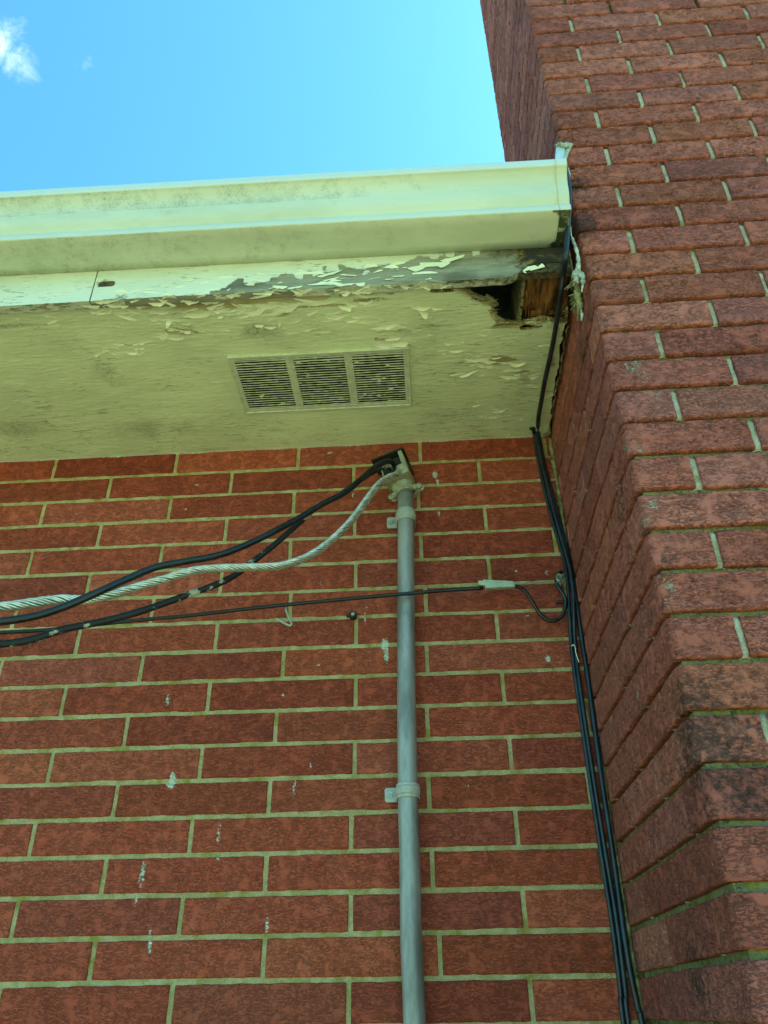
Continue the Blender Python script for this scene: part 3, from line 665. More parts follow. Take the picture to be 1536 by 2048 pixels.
# --- fascia boards under the gutter
FY = -0.5125; FZ0 = 0.0215; FZ1 = 0.215
def fascia(x0, x1, fld, step, flakes):
    mb = MB()
    us = np.arange(x0, x1+step*.5, step); zs = np.concatenate([np.arange(FZ0, 0.112, min(step, .0025)), [0.13, FZ1]])
    U, Z = np.meshgrid(us, zs, indexing='ij'); vn = (Z-FZ0)/0.082
    R_, RT, MI, AL, yo, cut = fld(U, vn, Z)
    G = np.stack([U, FY+yo, Z+cut], -1); mb.grid(G, 0, True, np.stack([R_, RT, MI, AL], -1))
    ys = np.linspace(FY, FY+0.0195, 9); U2, Y2 = np.meshgrid(us, ys, indexing='ij')
    R_, RT, MI, AL, yo, cut = fld(U2, U2*0-.12, U2*0+FZ0)
    _, _, _, _, yo0, cut0 = fld(U2, U2*0, U2*0+FZ0)
    G = np.stack([U2, Y2+yo0*(1-(Y2-FY)/.0195), FZ0+cut0+0.0004*fbm(U2*60, Y2*300, U2*0, 2)], -1)
    mb.grid(G, 0, True, np.stack([R_, RT, MI, AL], -1), flip=True)
    mb.box((x0, FY+.0035, FZ0+.012), (x1, FY+.0195, FZ1), 0, (1, .8, .5, 0))
    for s_, e_ in ((x0, x0+.0012), (x1-.0012, x1)): mb.box((s_, FY+.0006, FZ0+.0006), (e_, FY+.0190, FZ1), 0, (.9, .3, .5, 0))
    for f in flakes: f(mb)
    return mb.build('fascia_board', [M_fascia, M_flake], house)
XSEAM = at(184, 585, y=FY)[0]
def fld_left(U, v, Z):
    r = 0.03+0.42*(v < -.01); return r+0*U, 0.16*np.exp(-((U-at(150,600,y=FY)[0])/.03)**2)*np.exp(-((v-.15)/.12)**2)*2, 0.28+0*U+0.25*(v < -.01), 0.55*sstep(.9, .3, v)*(v > -.01)*np.ones(U.shape), 0.0004*fbm(U*20, v*4, U*0, 3), 0*U
xpx = np.array([180, 250, 440, 470, 560, 640, 690, 715, 760, 800, 850, 900, 960, 1000, 1060, 1120]); 
bv = np.array([-.1, -.05, .04, .38, .50, .58, .66, .50, .60, .55, .78, .90, .95, 1.05, 1.2, 1.2])
XW = np.array([at(a, 590-(a-180)*.04, y=FY)[0] for a in xpx])
def fld_right(U, v, Z):
    b_ = np.interp(U, XW, bv)+0.13*fbm(U*42, U*0, U*0, 3)
    b_ = b_+0.10*np.sign(vnoise(U*60, v*3, U*0))
    bare = sstep(-.12, .12, b_-v)
    # leftover chips low on the board and the ragged bottom edge
    chip = sstep(.25, .55, fbm(U*16+3, v*1.2, U*0+7, 3))*sstep(.42, .1, v)*sstep(XW[-3], XW[5], U)
    low = 0.62*sstep(.30, .10, v)*(1-sstep(XW[2], XW[3], U))*sstep(-.1, .4, fbm(U*30, v*6, U*0+2, 3))
    r = np.clip(np.maximum(bare*0.95-chip*0.7, low), 0, 1)
    und = v < -.01
    r = np.where(und, np.where(U < XW[1], .5, np.where(U < XW[4]+.03, .95, .40)), r)
    rot = 0.74*sstep(XW[11], XW[14], U)*(0.6+.5*fbm(U*30, v*2, U*0, 3))+0.55*sstep(XW[13], XW[15]-.01, U)
    rot = np.maximum(rot, 0.55*np.exp(-((U-XW[0]-.022)/.028)**2)*np.exp(-((v-.62)/.16)**2)*1.3)
    rot = np.where(und, np.maximum(rot, .22+.35*sstep(XW[9], XW[12], U)), rot)
    mil = 0.25+0.65*sstep(.30, .05, v)*sstep(XW[2], XW[4], U)+.5*sstep(XW[12], XW[14], U)
    al = 0.55*sstep(1.0, .3, v)*(v > -.01)
    yo = 0.0010*sstep(.3, .7, r)+0.0008*fbm(U*24, v*7, U*0, 3)
    hole = np.exp(-((U-XW[0]-.026)/.016)**6)*np.exp(-((v-.62)/.10)**4)
    yo = yo+0.011*hole+0.002*rot*fbm(U*50, v*8, U*0, 3)
    cut = np.where(v < 1, (1-np.clip(v, 0, 1))*(0.0015*fbm(U*50, U*0, U*0, 3)*sstep(XW[1], XW[3], U)+0.036*sstep(XW[13]+.012, XW[14]+.018, U)), 0)
    return r+0*U, rot+0*U, mil+0*U, al+0*U, yo, cut
def fl(a, b_, w_, l_, an, cu):
    def f(mb):
        # chips on the upright face: build flat then stand them up
        q = at(a, b_, y=FY); t = MB(); flake(t, (0, 0, 0), w_, l_, an, cu, 1)
        for Vv, in [(v_,) for v_ in t.v]:
            pass
        off = 0; Vall = np.concatenate(t.v); Vn = np.stack([Vall[:, 0], Vall[:, 2], Vall[:, 1]], -1)+q
        Vn[:, 1] = np.minimum(Vn[:, 1], FY+.0005)
        mb.add(Vn, [f_[::-1] for f_ in t.f], 1, True)
    return f
fch = []
for (a, b_, w_, l_) in [(500,570,.02,.006),(560,572,.03,.010),(590,574,.03,.008),(640,566,.05,.009),(655,570,.06,.010),(690,568,.04,.008),(720,566,.02,.010),(850,548,.05,.009),(620,549,.06,.012),(660,546,.05,.010),
    (835,532,.040,.020),(870,525,.06,.02),(905,515,.05,.014),(790,531,.04,.010),(740,535,.03,.010),(450,557,.03,.012),(410,568,.02,.008),(330,572,.015,.007),(300,578,.02,.006),(1060,540,.030,.012),(1075,538,.03,.010),(1050,546,.006,.006),(360,575,.02,.006),
    (270,580,.02,.006),(240,585,.03,.006),(380,560,.02,.006),(520,560,.03,.007)]:
    fch.append(fl(a, b_, w_, l_, frng.choice([0, math.pi])+frng.gauss(0, .15), frng.uniform(.05, .35)))
for _ in range(26):          # small chips along the torn edge of the paint
    x = frng.uniform(XW[1], XW[12]); bb_ = float(np.interp(x, XW, bv)); v_ = min(.97, max(.03, bb_+frng.gauss(0, .13))) if frng.random() < .6 else frng.uniform(.04, .30)
    q = np.array((x, FY, FZ0+.082*v_)); s_ = frng.uniform(.005, .016)
    def f(mb, q=q, s_=s_, an=frng.choice([0, math.pi])+frng.gauss(0, .12), cu=frng.uniform(.1, .9), k_=frng.uniform(1.3, 3)):
        t = MB(); flake(t, (0, 0, 0), s_*k_, s_*.42, an, cu, 1); Va = np.concatenate(t.v); Vn = np.stack([Va[:, 0], Va[:, 2]*1.0, Va[:, 1]], -1)+q
        Vn[:, 1] = np.minimum(Vn[:, 1], FY+.0005); mb.add(Vn, [f_[::-1] for f_ in t.f], 1, False)
    fch.append(f)
# chips hanging at the lower edge
def hang(mb):
    for i in range(60):
        x = frng.uniform(XW[0], XW[11]); q = np.array((x, FY+frng.uniform(.001, .017), FZ0))
        s_ = frng.uniform(.006, .018); flake(mb, q, s_*frng.uniform(1, 2.6), s_*.45, frng.choice([0, math.pi])+frng.gauss(0, .2), frng.uniform(.1, .9))
fch.append(hang)
o1 = fascia(XSEAM+.0012, 0.3150, fld_right, .0022, fch); tag(o1, 'fascia board with peeling white paint and rotten end')
o2 = fascia(-2.6, XSEAM-.0002, fld_left, .006, []); tag(o2, 'fascia board with sound smooth paint')

# --- rotten lookout and old framing seen through the hole
rb = MB()
lx0 = at(1046, 600, z=.050)[0]; lx1 = 0.3230
us = np.linspace(lx0, lx1, 40); vs = np.linspace(-.492, -.30, 70); U, V = np.meshgrid(us, vs, indexing='ij')
hh = 0.050+0.009*fbm(U*60, V*14, U*0, 4)+0.016*sstep(.1, .5, fbm(U*28, V*9, U*0+3, 3))
rb.grid(np.stack([U, V, hh], -1), 0, True, None, flip=True)
rb.box((lx0, -.492, .062), (lx1, -.02, .15), 0)
for q_ in range(14):
    xx = lx0-.010+frng.random()*.008; hz = frng.uniform(.043, .052); y_ = -.492+q_*.0085
    rb.box((xx, y_, hz), (lx0-.0005, y_+.0082, .14), 1)
rb.box((lx0-.010, -.372, .050), (lx0-.0005, -.02, .14), 1)
rb.box((lx0+.018, -.395, .044), (lx1, -.386, .052), 0)
for i in range(26):
    x = frng.uniform(lx0, lx1); y = frng.uniform(-.48, -.40); L_ = frng.uniform(.02, .06)
    P_ = np.array([(x, y, .050), (x+frng.gauss(0, .003), y+L_*.5, .046), (x+frng.gauss(0, .004), y+L_, .050)]); rb.tube(smooth_path(P_, 3), [.0006, .0015, .002, .0022, .002, .0014, .0005], 5, 0)
rb.build('rafter', [M_rot, M_old], house)
eb = MB(); eb.box((-4.22, -.512, .0215), (-4.2, .0, .30)); eb.build('fascia_board', [M_fascia], house)

# ------------------------------------------------------------------ gutter
gt = empty('gutter', (0, 0, 0), 'mildewed pale green metal gutter along the eave, ending at the chimney', 'gutter')
prof = [(-.5135, .112), (-.5135, .0), (-.5965, .0), (-.5985, .0015), (-.5990, .0135), (-.5935, .0165), (-.5965, .0230), (-.6020, .0310), (-.6062, .0400), (-.6080, .0500), (-.6088, .0590), (-.6115, .0690), (-.6175, .0790), (-.6260, .0870), (-.6310, .0895), (-.6325, .0925), (-.6325, .1060), (-.6315, .1085), (-.6290, .1090), (-.6270, .1075), (-.6265, .1020)]
def refine(P, n):
    out = []
    for (a, b_) in zip(P[:-1], P[1:]):
        for t in np.linspace(0, 1, n, endpoint=False): out.append((a[0]+(b_[0]-a[0])*t, a[1]+(b_[1]-a[1])*t))
    out.append(P[-1]); return out
def gz0(x): return 0.1015-0.010*x
GXR = 0.3085
def gutter_run(x0, x1, grow, step, name, parent, endg=0.0):
    mb = MB(); pr = np.array(refine(prof, 4))
    xs_ = np.arange(x0, x1+step*.01, step); xs_ = np.append(xs_, x1)
    c0_ = np.array([-.57, .05]); 
    def shell(off):
        T = np.gradient(pr, axis=0); T /= np.linalg.norm(T, axis=1)[:, None]; nrm = np.stack([T[:, 1], -T[:, 0]], 1)
        P = pr+nrm*off
        G = np.zeros((len(xs_), len(P), 3)); G[..., 0] = xs_[:, None]; G[..., 1] = P[None, :, 0]; G[..., 2] = P[None, :, 1]+gz0(xs_)[:, None]
        G[..., 1] += (0.0009*fbm(xs_*3.1, xs_*0, xs_*0, 2))[:, None]
        return G
    h = pr[:, 1]; y = pr[:, 0]
    for off, fp in ((grow, False), (grow-.0012, True)):
        G = shell(-off if True else off); X = G[..., 0]; Z = np.repeat(h[None], len(xs_), 0); Yp = np.repeat(y[None], len(xs_), 0)
        C = np.zeros(G.shape[:2]+(4,))
        C[..., 0] = 0.85*sstep(.088, .091, Z)*(Yp < -.62)+0.5*((Z > .001) & (Z < .014) & (Yp < -.59))  # lip and lower ridge lightened in colour, as the sky would light them
        bot = (Z < .001)
        C[..., 2] = 0.12+0.40*((Z > .058) & (Z < .09) & (Yp < -.6))*sstep(.3, -.3, X)+0.15*bot+0.25*sstep(.2, -.9, X)*bot+.25*((Z > .02) & (Z < .06))*sstep(.3, -.9, X)*.6
        C[..., 1] = 0.45*sstep(.272, .29, X)*bot+0.50*sstep(.20, .30, X)*bot*sstep(-.545, -.515, Yp)+0.36*(bot & (Yp < -.594))*sstep(.2, .29, X)
        if grow > 0: C[..., 1] = np.where(bot, .68, 0); C[..., 1] += .5*sstep(.0006, .0, np.abs(X-x0-.0005))
        mb.grid(G, 0, True, C, flip=not fp)
    return mb
mbg = gutter_run(-2.6, 0.292, 0, .012, 'trough', gt); tr = mbg.build('trough', [M_gutter], gt)
mbs = gutter_run(0.2885, GXR, 0.0011, .002, 'end_sleeve', gt)
mbs.build('end_sleeve', [M_gutter], gt)
ec = MB(); pr = np.array(refine(prof, 1)); Pn = len(pr)
V = [(GXR-.0006+dx, p[0], p[1]+gz0(GXR)) for dx in (0, .0012) for p in pr]
ec.add(V, [tuple(range(Pn)), tuple(range(2*Pn-1, Pn-1, -1))]+[(i, (i+1) % Pn, Pn+(i+1) % Pn, Pn+i) for i in range(Pn)], 0, False, (.3, .1, .3, 0))
ec.build('end_cap', [M_gutter], gt)
# dark wet seam line
fl_ = MB()   # upright metal tab at the end, bent to the brick
def quadstrip(mb, A, B, th, mt_=0):
    A = np.array(A, float); B = np.array(B, float); off = np.array(th); V = np.vstack([A, B, A+off, B+off]); n = len(A); f = []
    for i in range(n-1): f += [(i, i+1, n+i+1, n+i), (2*n+i, 3*n+i, 3*n+i+1, 2*n+i+1), (i, 2*n+i, 2*n+i+1, i+1), (n+i, n+i+1, 3*n+i+1, 3*n+i)]
    f += [(0, n, 3*n, 2*n), (n-1, 2*n+n-1, 3*n+n-1, 2*n-1)]; mb.add(V, f, mt_, False)
pz = gz0(.31)
ya = -.562
quadstrip(fl_, [at(1113, 345, y=ya), at(1114, 291, y=ya)], [at(1128, 350, y=ya), at(1130, 290, y=ya)], (0, .0014, 0))
qa, qb = at(1113, 345, y=ya), at(1114, 291, y=ya)
quadstrip(fl_, [qa, qb], [qa+np.array((0, .05, 0)), qb+np.array((0, .05, -.004))], (-.0014, 0, 0))
fl_.build('flashing_tab', [M_flash], gt)

# sealant bead between gutter end and brick corner
def lumpy(mb, P, r, seed, jit=.35, seg=12, mt_=0, fine=260):
    P = smooth_path(P, 12); n = len(P); 
    r = np.interp(np.linspace(0, 1, n), np.linspace(0, 1, len(r)), r)
    t = MB(); t.tube(P, r, seg); V = t.v[0]; V = V+ (np.repeat(P, seg, 0)-V)*(-(jit)*fbm(V[:, 0]*fine+seed, V[:, 1]*fine, V[:, 2]*fine, 3)[:, None]*1.3)
    mb.add(V, t.f, mt_, True)
cb = MB()
lumpy(cb, [at(1111, 292, y=-.564), at(1118, 288, y=-.565), at(1128, 291, y=-.565), at(1136, 291, y=-.562), at(1145, 290, y=-.556)], [.0030, .0035, .0060, .0060, .0025], 1)
lumpy(cb, [at(1140, 292, y=-.556), at(1132, 310, y=-.560), at(1130, 325, y=-.560), at(1135, 345, y=-.560), at(1136, 360, y=-.557), at(1135, 374, y=-.556)], [.005, .0045, .0035, .0050, .0045, .002], 2, .5)
tag(cb.build('sealant_bead', [M_caulk]), 'lumpy white sealant smeared over the raised tab at the gutter end', 'sealant'); cb = MB()
lumpy(cb, [at(1140, 440, y=-.552), at(1142, 470, y=-.548), at(1150, 490, y=-.546), at(1156, 515, y=-.542), at(1157, 535, y=-.540), at(1152, 552, y=-.535), at(1158, 566, y=-.530)], [.0008, .0018, .0028, .0032, .0040, .0060, .002], 3, .8)
lumpy(cb, [at(1152, 545, y=-.540), at(1162, 550, y=-.542), at(1166, 565, y=-.538), at(1163, 585, y=-.530)], [.003, .0045, .003, .001], 4, .8)
lumpy(cb, [at(1162, 618, y=-.50), at(1164, 630, y=-.50), at(1163, 642, y=-.50)], [.001, .003, .001], 5, .3)
tag(cb.build('sealant_bead', [M_caulk]), 'torn pale grey sealant strand hanging at the chimney corner beside the black cable', 'sealant')
fo = MB()
for i in range(38):
    t = frng.random(); a = at(1152+frng.uniform(-6, 8), 562+t*62, y=-.50+t*.03); L_ = frng.uniform(.008, .022); s_ = frng.uniform(.0012, .0034)
    d_ = np.array((-frng.random()*1.0, frng.uniform(-.3, .6), -frng.random()*.8-.2)); d_ /= np.linalg.norm(d_)
    P_ = smooth_path(np.array([a, a+d_*L_*.5+np.array((0, 0, .002)), a+d_*L_]), 4); fo.tube(P_, np.linspace(s_, s_*.25, len(P_)), 6)
lumpy(fo, [at(1150, 560, y=-.51), at(1156, 590, y=-.49), at(1160, 615, y=-.48), at(1156, 640, y=-.45)], [.004, .007, .006, .002], 8, .6)
tag(fo.build('gap_filler', [M_foam]), 'frayed olive filler hanging beside the rotted soffit hole', 'filler')
# thin cracked bead along the soffit and chimney side
ed = MB()
prof_r = [.0004 if (q_ % 3 == 0) else frng.uniform(.0010, .0024) for q_ in range(27)]
lumpy(ed, [np.array((0.3235+frng.uniform(-.002, .002), y_, ZS-.0015-.003*(y_ > -.05))) for y_ in np.linspace(-.37, -.006, 27)], prof_r+[.004, .005, .003], 9, .5, 8)
ed.build('edge_bead', [M_foam], house); ed = MB()
lumpy(ed, [np.array((X0-.003, -.005, z_)) for z_ in np.linspace(.02, -1.2, 26)], [.003, .006, .003, .0045, .002, .004, .0015, .002, .0015, .003, .0012, .0025, .001, .003, .0012, .003, .002, .004, .005, .006], 22, .7)
ed.build('corner_mortar', [M_foam], house)

# ------------------------------------------------------------------ soffit vent
vt = empty('soffit_vent', (0, 0, 0), 'rectangular painted soffit vent with three dark louvred panels', 'vent')
vx0, vx1 = -.4015, -.0070; vy0, vy1 = -.3330, -.1450; VZ = ZS-.0040
fr = MB()
vc = [np.array(at(*p, z=VZ)[:2]) for p in ((455, 712), (820, 697), (822, 812), (487, 825))]
vx0 = (vc[0][0]+vc[3][0])/2; vx1 = (vc[1][0]+vc[2][0])/2; vy0 = (vc[0][1]+vc[1][1])/2; vy1 = (vc[2][1]+vc[3][1])/2
bw = .013; cw = (vx1-vx0-2*bw-2*.017)/3
fr.box((vx0, vy0, VZ-.0006), (vx1, vy0+bw, VZ+.004)); fr.box((vx0, vy1-bw, VZ-.0006), (vx1, vy1, VZ+.004))
fr.box((vx0, vy0+bw, VZ-.0003), (vx0+bw, vy1-bw, VZ+.004)); fr.box((vx1-bw, vy0+bw, VZ-.0003), (vx1, vy1-bw, VZ+.004))
panels = []
for i in range(3):
    a = vx0+bw+i*(cw+.017); panels.append((a, a+cw))
    if i < 2: fr.box((a+cw, vy0+bw, VZ-.0001), (a+cw+.017, vy1-bw, VZ+.004))
# raised rolled rim
rimP = [(vx0+.002, vy0+.002), (vx1-.002, vy0+.002), (vx1-.002, vy1-.002), (vx0+.002, vy1-.002), (vx0+.002, vy0+.002)]
for a, b_ in zip(rimP[:-1], rimP[1:]):
    lumpy(fr, [np.array((a[0]+(b_[0]-a[0])*t, a[1]+(b_[1]-a[1])*t, VZ-.0005)) for t in np.linspace(0, 1, 8)], [.0024]*5, a[0]*50, .18, 8)
fr.build('frame', [M_vent], vt, bevel=.0012)
for (a, b_) in panels:
    lm = MB(); ns = 21; y0, y1 = vy0+bw, vy1-bw; p_ = (y1-y0)/ns
    for j in range(ns):
        yc = y0+(j+.5)*p_; nseg = 46; xs_ = np.linspace(a-.001, b_+.001, nseg)
        r_ = .0010+.0008*np.clip(fbm(xs_*90, xs_*0+j*3.1, xs_*0+a*9, 3), -.6, 2)+.0006*np.clip(fbm(xs_*24, xs_*0+j*1.7, xs_*0, 2), 0, 1)
        if j < 2: r_ += .0004
        yy = yc+.0006*fbm(xs_*60, xs_*0+j, xs_*0, 2)
        # slat: a tilted blade, blackened to stand for gap shade, with lumpy painted lip
        for off in (0,):
            A = np.stack([xs_, yy-.0006, np.full(nseg, VZ+.0005)], 1); B = np.stack([xs_, yy+.0020, np.full(nseg, VZ+.0120)], 1)
            V = np.vstack([A, B]); lm.add(V, [(q, q+1, nseg+q+1, nseg+q) for q in range(nseg-1)], 1, True)
        lm.tube(np.stack([xs_, yy, np.full(nseg, VZ+.0006)], 1), r_, 8, 0)
    # blobs of paint bridging the slats
    for _ in range(9 if a > -.15 else 5):
        x = frng.uniform(a+.004, b_-.004); y = frng.uniform(y0+.004, y1-.004); s_ = frng.uniform(.0012, .0030)
        lumpy(lm, [np.array((x-s_*2, y, VZ+.0006)), np.array((x, y+frng.uniform(-1, 1)*s_, VZ+.0004)), np.array((x+s_*2, y+frng.uniform(-1, 1)*p_*.5, VZ+.0006))], [s_*.5, s_, s_*.5], x*90, .6, 8)
    lm.build('louvre_panel', [M_vent, M_dark], vt)
bk = MB(); bk.box((vx0+.004, vy0+.004, VZ+.0200), (vx1-.004, vy1-.004, VZ+.0215))
for (q0, q1, w0, w1) in ((vx0+.006, vx0+.007, vy0+.006, vy1-.006), (vx1-.007, vx1-.006, vy0+.006, vy1-.006), (vx0+.0075, vx1-.0075, vy0+.006, vy0+.007), (vx0+.0075, vx1-.0075, vy1-.007, vy1-.006)): bk.box((q0, w0, VZ+.0045), (q1, w1, VZ+.0195)); bk.build('insect_screen', [M_dark], vt)
# (the sheet above the vent is cut away by standing the vent in front of its own dark backing)

# ------------------------------------------------------------------ conduit, straps, service head
cn = empty('conduit', (0, 0, 0), 'vertical grey electrical conduit strapped to the brick wall', 'conduit')
PY = -.0300; PR_ = .0188
cpts = [at(a, b_, y=PY) for a, b_ in [(811, 985), (812, 1100), (812, 1250), (813, 1400), (816, 1600), (819, 1700), (823, 1900), (829, 2040)]]
low = cpts[-1]+np.array((0.0006, 0, -.28)); cpts.append(low); cpts.append(low+np.array((0, 0, -.8)))
cpth = smooth_path(cpts, 12)
tb = MB(); tb.tube(cpth, PR_, 36)
tb.build('pipe', [M_pipe], cn)
def conduit_x(z): return float(np.interp(-z, -cpth[:, 2], cpth[:, 0]))
def strap(zc, hgt):
    mb = MB(); xc = conduit_x(zc)
    th = np.linspace(math.radians(-8), math.radians(188), 40)
    zs = np.array([-.5, -.46, -.30, -.22, -.1, .1, .22, .30, .46, .5])*hgt; rr = np.array([0, .0008, .0008, .0030, .0034, .0034, .0030, .0008, .0008, 0])*1.0
    for s_, fp in ((1, False), (0, True)):
        G = np.zeros((len(th), len(zs), 3))
        for i, t in enumerate(th):
            for j in range(len(zs)):
                R0 = PR_+.0008+(rr[j]+.0008 if s_ else 0); G[i, j] = (xc+R0*math.cos(t), PY-R0*math.sin(t), zc+zs[j])
        mb.grid(G, 0, False, None, flip=fp)
    for sg, t in ((1, th[0]), (-1, th[-1])):
        mb.box((min(xc+sg*(PR_+.0006), xc+sg*(PR_+.0030)), PY+.001, zc-hgt*.5), (max(xc+sg*(PR_+.0006), xc+sg*(PR_+.0030)), -.0035, zc+hgt*.5), 0)
    # ear to the left, lying on the brick
    ew = .0235
    n = 20; out = []
    for i in range(n):
        pass
    cx0, cx1 = xc-PR_-.0026-ew, xc-PR_-.0006; rr_ = .0045; P = []
    for (cx, cz, a0) in ((cx1, zc+hgt*.5, 0), (cx0+rr_, zc+hgt*.5-rr_, 90), (cx0+rr_, zc-hgt*.5+rr_, 180), (cx1, zc-hgt*.5, 270)):
        if cx == cx1: P.append((cx, cz)); continue
        for q in range(6): an = math.radians(a0+q*18); P.append((cx+rr_*math.cos(an), cz+rr_*math.sin(an)))
    V = [(p[0], -.0058, p[1]) for p in P]+[(p[0], -.0036, p[1]) for p in P]; m_ = len(P)
    mb.add(V, [tuple(range(m_)), tuple(range(2*m_-1, m_-1, -1))]+[(i, m_+i, m_+(i+1) % m_, (i+1) % m_) for i in range(m_)], 0, False)
    o = mb.build('pipe_strap', [M_strap], cn)
    sc = MB(); sx = cx0+ew*.48
    for (r0, r1, y0, y1, sg) in ((.0062, .0058, -.0058, -.0072, 24), (.0046, .0044, -.0072, -.0098, 6), (.0022, .0016, -.0098, -.0104, 12)):
        an = np.linspace(0, 2*math.pi, sg, endpoint=False)+.2
        V = [(sx+r0*math.cos(t), y0, zc+r0*math.sin(t)) for t in an]+[(sx+r1*math.cos(t), y1, zc+r1*math.sin(t)) for t in an]
        sc.add(V, [tuple(range(2*sg-1, sg-1, -1))[::-1]]+[(i, (i+1) % sg, sg+(i+1) % sg, sg+i) for i in range(sg)], 0, False)
    sc.build('screw', [M_screw], o)
    return o
strap(at(812, 1033, y=PY)[2], .0300)
strap(at(816, 1583, y=PY)[2], .0265)

hd_ = empty('service_head', (0, 0, 0), 'cast metal weatherhead on top of the conduit with a dark cable opening', 'service head')
TL = math.radians(-15)
hc = at(811, 985, y=PY); HM = Matrix.Translation(Vector(hc)) @ Matrix.Rotation(TL, 4, 'Y') @ Matrix.Rotation(math.radians(-13), 4, 'Z') @ Matrix.Rotation(math.radians(-4), 4, 'X')
# body: open-fronted box (x width, y outwards negative, z up)
bx0, bx1, by0, by1, bz0, bz1 = -.0345, .0275, -.046, .022, .020, .088
t_ = .004; B = MB()
def hb(mb, lo, hi, mt_=0): mb.box(lo, hi, mt_, None, HM)
hb(B, (bx1-t_, by0, bz0), (bx1, by1, bz1)); hb(B, (bx0, by0+.010, bz0), (bx0+t_, by1, bz1-.022)); hb(B, (bx0+t_, by1-t_, bz0), (bx1-t_, by1, bz1))
hb(B, (bx0+t_, by0+.006, bz0), (bx1-t_, by1-t_, bz0+t_))
# front lip: high on the right, low on the left
V = [(bx0+.002, by0, bz0-.004), (bx1-t_, by0, bz0), (bx1-t_, by0, bz0+.030), (bx1-.024, by0, bz0+.028), (bx1-.026, by0, bz0+.012), (bx0+.002, by0+.004, bz0+.008)]
V2 = [(a, b_+.0038, c_) for a, b_, c_ in V]; Vw = np.array([HM @ Vector(p) for p in V+V2])
B.add(Vw, [(0, 1, 2, 3, 4, 5), (11, 10, 9, 8, 7, 6)]+[(i, 6+i, 6+(i+1) % 6, (i+1) % 6) for i in range(6)], 0, False)
hb(B, (bx1-t_-.006, by0, bz0+.030), (bx1-t_, by0+.0038, bz1))
B.build('body', [M_cast], hd_, bevel=.0014)
cv = MB(); hb(cv, (bx0-.014, by0-.003, bz1+.0002), (bx1+.006, by1+.002, bz1+.0046)); hb(cv, (bx1+.0012, by1-.020, bz1-.030), (bx1+.0048, by1+.002, bz1+.0002))
cv.build('cover', [M_rubber], hd_, bevel=.0012)
ins = MB(); hb(ins, (bx0+t_+.001, by0+.014, bz0+.012), (bx1-t_-.001, by1-t_-.001, bz1-.004)); 
ins.build('insulator', [M_rubber], hd_, bevel=.002)
pin = MB(); hb(pin, (-.0105, by0-.0005, bz0+.030), (-.0060, by0+.014, bz0+.050)); hb(pin, (-.0095, by0-.0015, bz0+.033), (-.0070, by0+.002, bz0+.047)); pin.build('bolt', [M_screw], hd_, bevel=.0008)
# neck and clamp halves with ears
nk = MB()
zz_ = np.array([.024, .018, .010, .004, -.004]); rr2 = np.array([.030, .0265, .0245, .0225, .0222]); an = np.linspace(0, 2*math.pi, 37)
G = np.array([[HM @ Vector((r_*math.cos(t)*1.0-.002, -r_*math.sin(t)*.95, z_)) for z_, r_ in zip(zz_, rr2)] for t in an])
nk.grid(G, 0, True, None, flip=True)
nk.build('neck', [M_cast], hd_)
def clamp(ysign, z_, dx):
    mb = MB()
    pr_ = [(-.0335, 0), (-.0300, .0050), (-.0235, .0055), (-.0185, .0125), (-.010, .0190), (0, .0215), (.010, .0190), (.0185, .0125), (.0235, .0055), (.0300, .0050), (.0335, 0)]
    P = [(a, ysign*(.004+b_)) for a, b_ in pr_]+[(a*.82 if abs(a) < .02 else a, ysign*(.0005+max(0, b_-.0045)*.9)) for a, b_ in pr_[::-1]]
    V = [HM @ Vector((a+dx, b_, z_)) for a, b_ in P]+[HM @ Vector((a+dx, b_, z_+.0125)) for a, b_ in P]; m_ = len(P)
    mb.add(np.array(V), [(i, i+1, m_-2-i, m_-1-i) for i in range(len(pr_)-1)]+[(m_+i, m_+m_-1-i, m_+m_-2-i, m_+i+1) for i in range(len(pr_)-1)]+[(i, m_+i, m_+(i+1) % m_, (i+1) % m_) for i in range(m_)], 0, False)
    for sg in (-1, 1):   # eye-shaped ears
        c_ = HM @ Vector((sg*.0340+dx, ysign*.0045, z_+.0062)); ax = (HM.to_3x3() @ Vector((0, ysign, 0))).normalized()
        mb.tube(np.array([c_-ax*.003, c_-ax*.0026, c_+ax*.0026, c_+ax*.003]), [.0066, .0076, .0076, .0066], 18)
    o = mb.build('clamp', [M_cast], hd_, bevel=.0007)
    for sg in (-1, 1):
        c_ = HM @ Vector((sg*.0340+dx, ysign*.0045, z_+.0062)); ax = (HM.to_3x3() @ Vector((0, ysign, 0))).normalized(); s2 = MB()
        s2.tube(np.array([c_+ax*.002, c_+ax*.0052, c_+ax*.0060]), [.0040, .0040, .0030], 14); s2.build('bolt', [M_screw], o)
clamp(-1, -.006, 0); clamp(1, -.008, .004)

# ------------------------------------------------------------------ service cables
def W3(L): return np.array([at(a, b_, y=c_) for a, b_, c_ in L])
in1 = HM @ Vector((-.004, -.030, .066)); in2 = HM @ Vector((-.012, -.030, .060)); in3 = HM @ Vector((.006, -.034, .040))
c1 = np.vstack([[in1], W3([(778, 922, -.085), (750, 934, -.105), (720, 960, -.13), (690, 985, -.15), (645, 1008, -.175), (600, 1035, -.20), (540, 1067, -.235), (480, 1095, -.265), (430, 1112, -.29), (370, 1123, -.32), (310, 1135, -.35), (250, 1160, -.38), (190, 1187, -.41), (130, 1213, -.43), (70, 1232, -.455), (0, 1243, -.48), (-80, 1246, -.52), (-300, 1225, -.62), (-900, 1080, -.95)])])
mb = MB(); mb.tube(smooth_path(c1, 10), .0066, 18)
tag(mb.build('power_cable', [M_black]), 'clean thick black power cable, the upper of the two, from service head to left edge', 'cable')
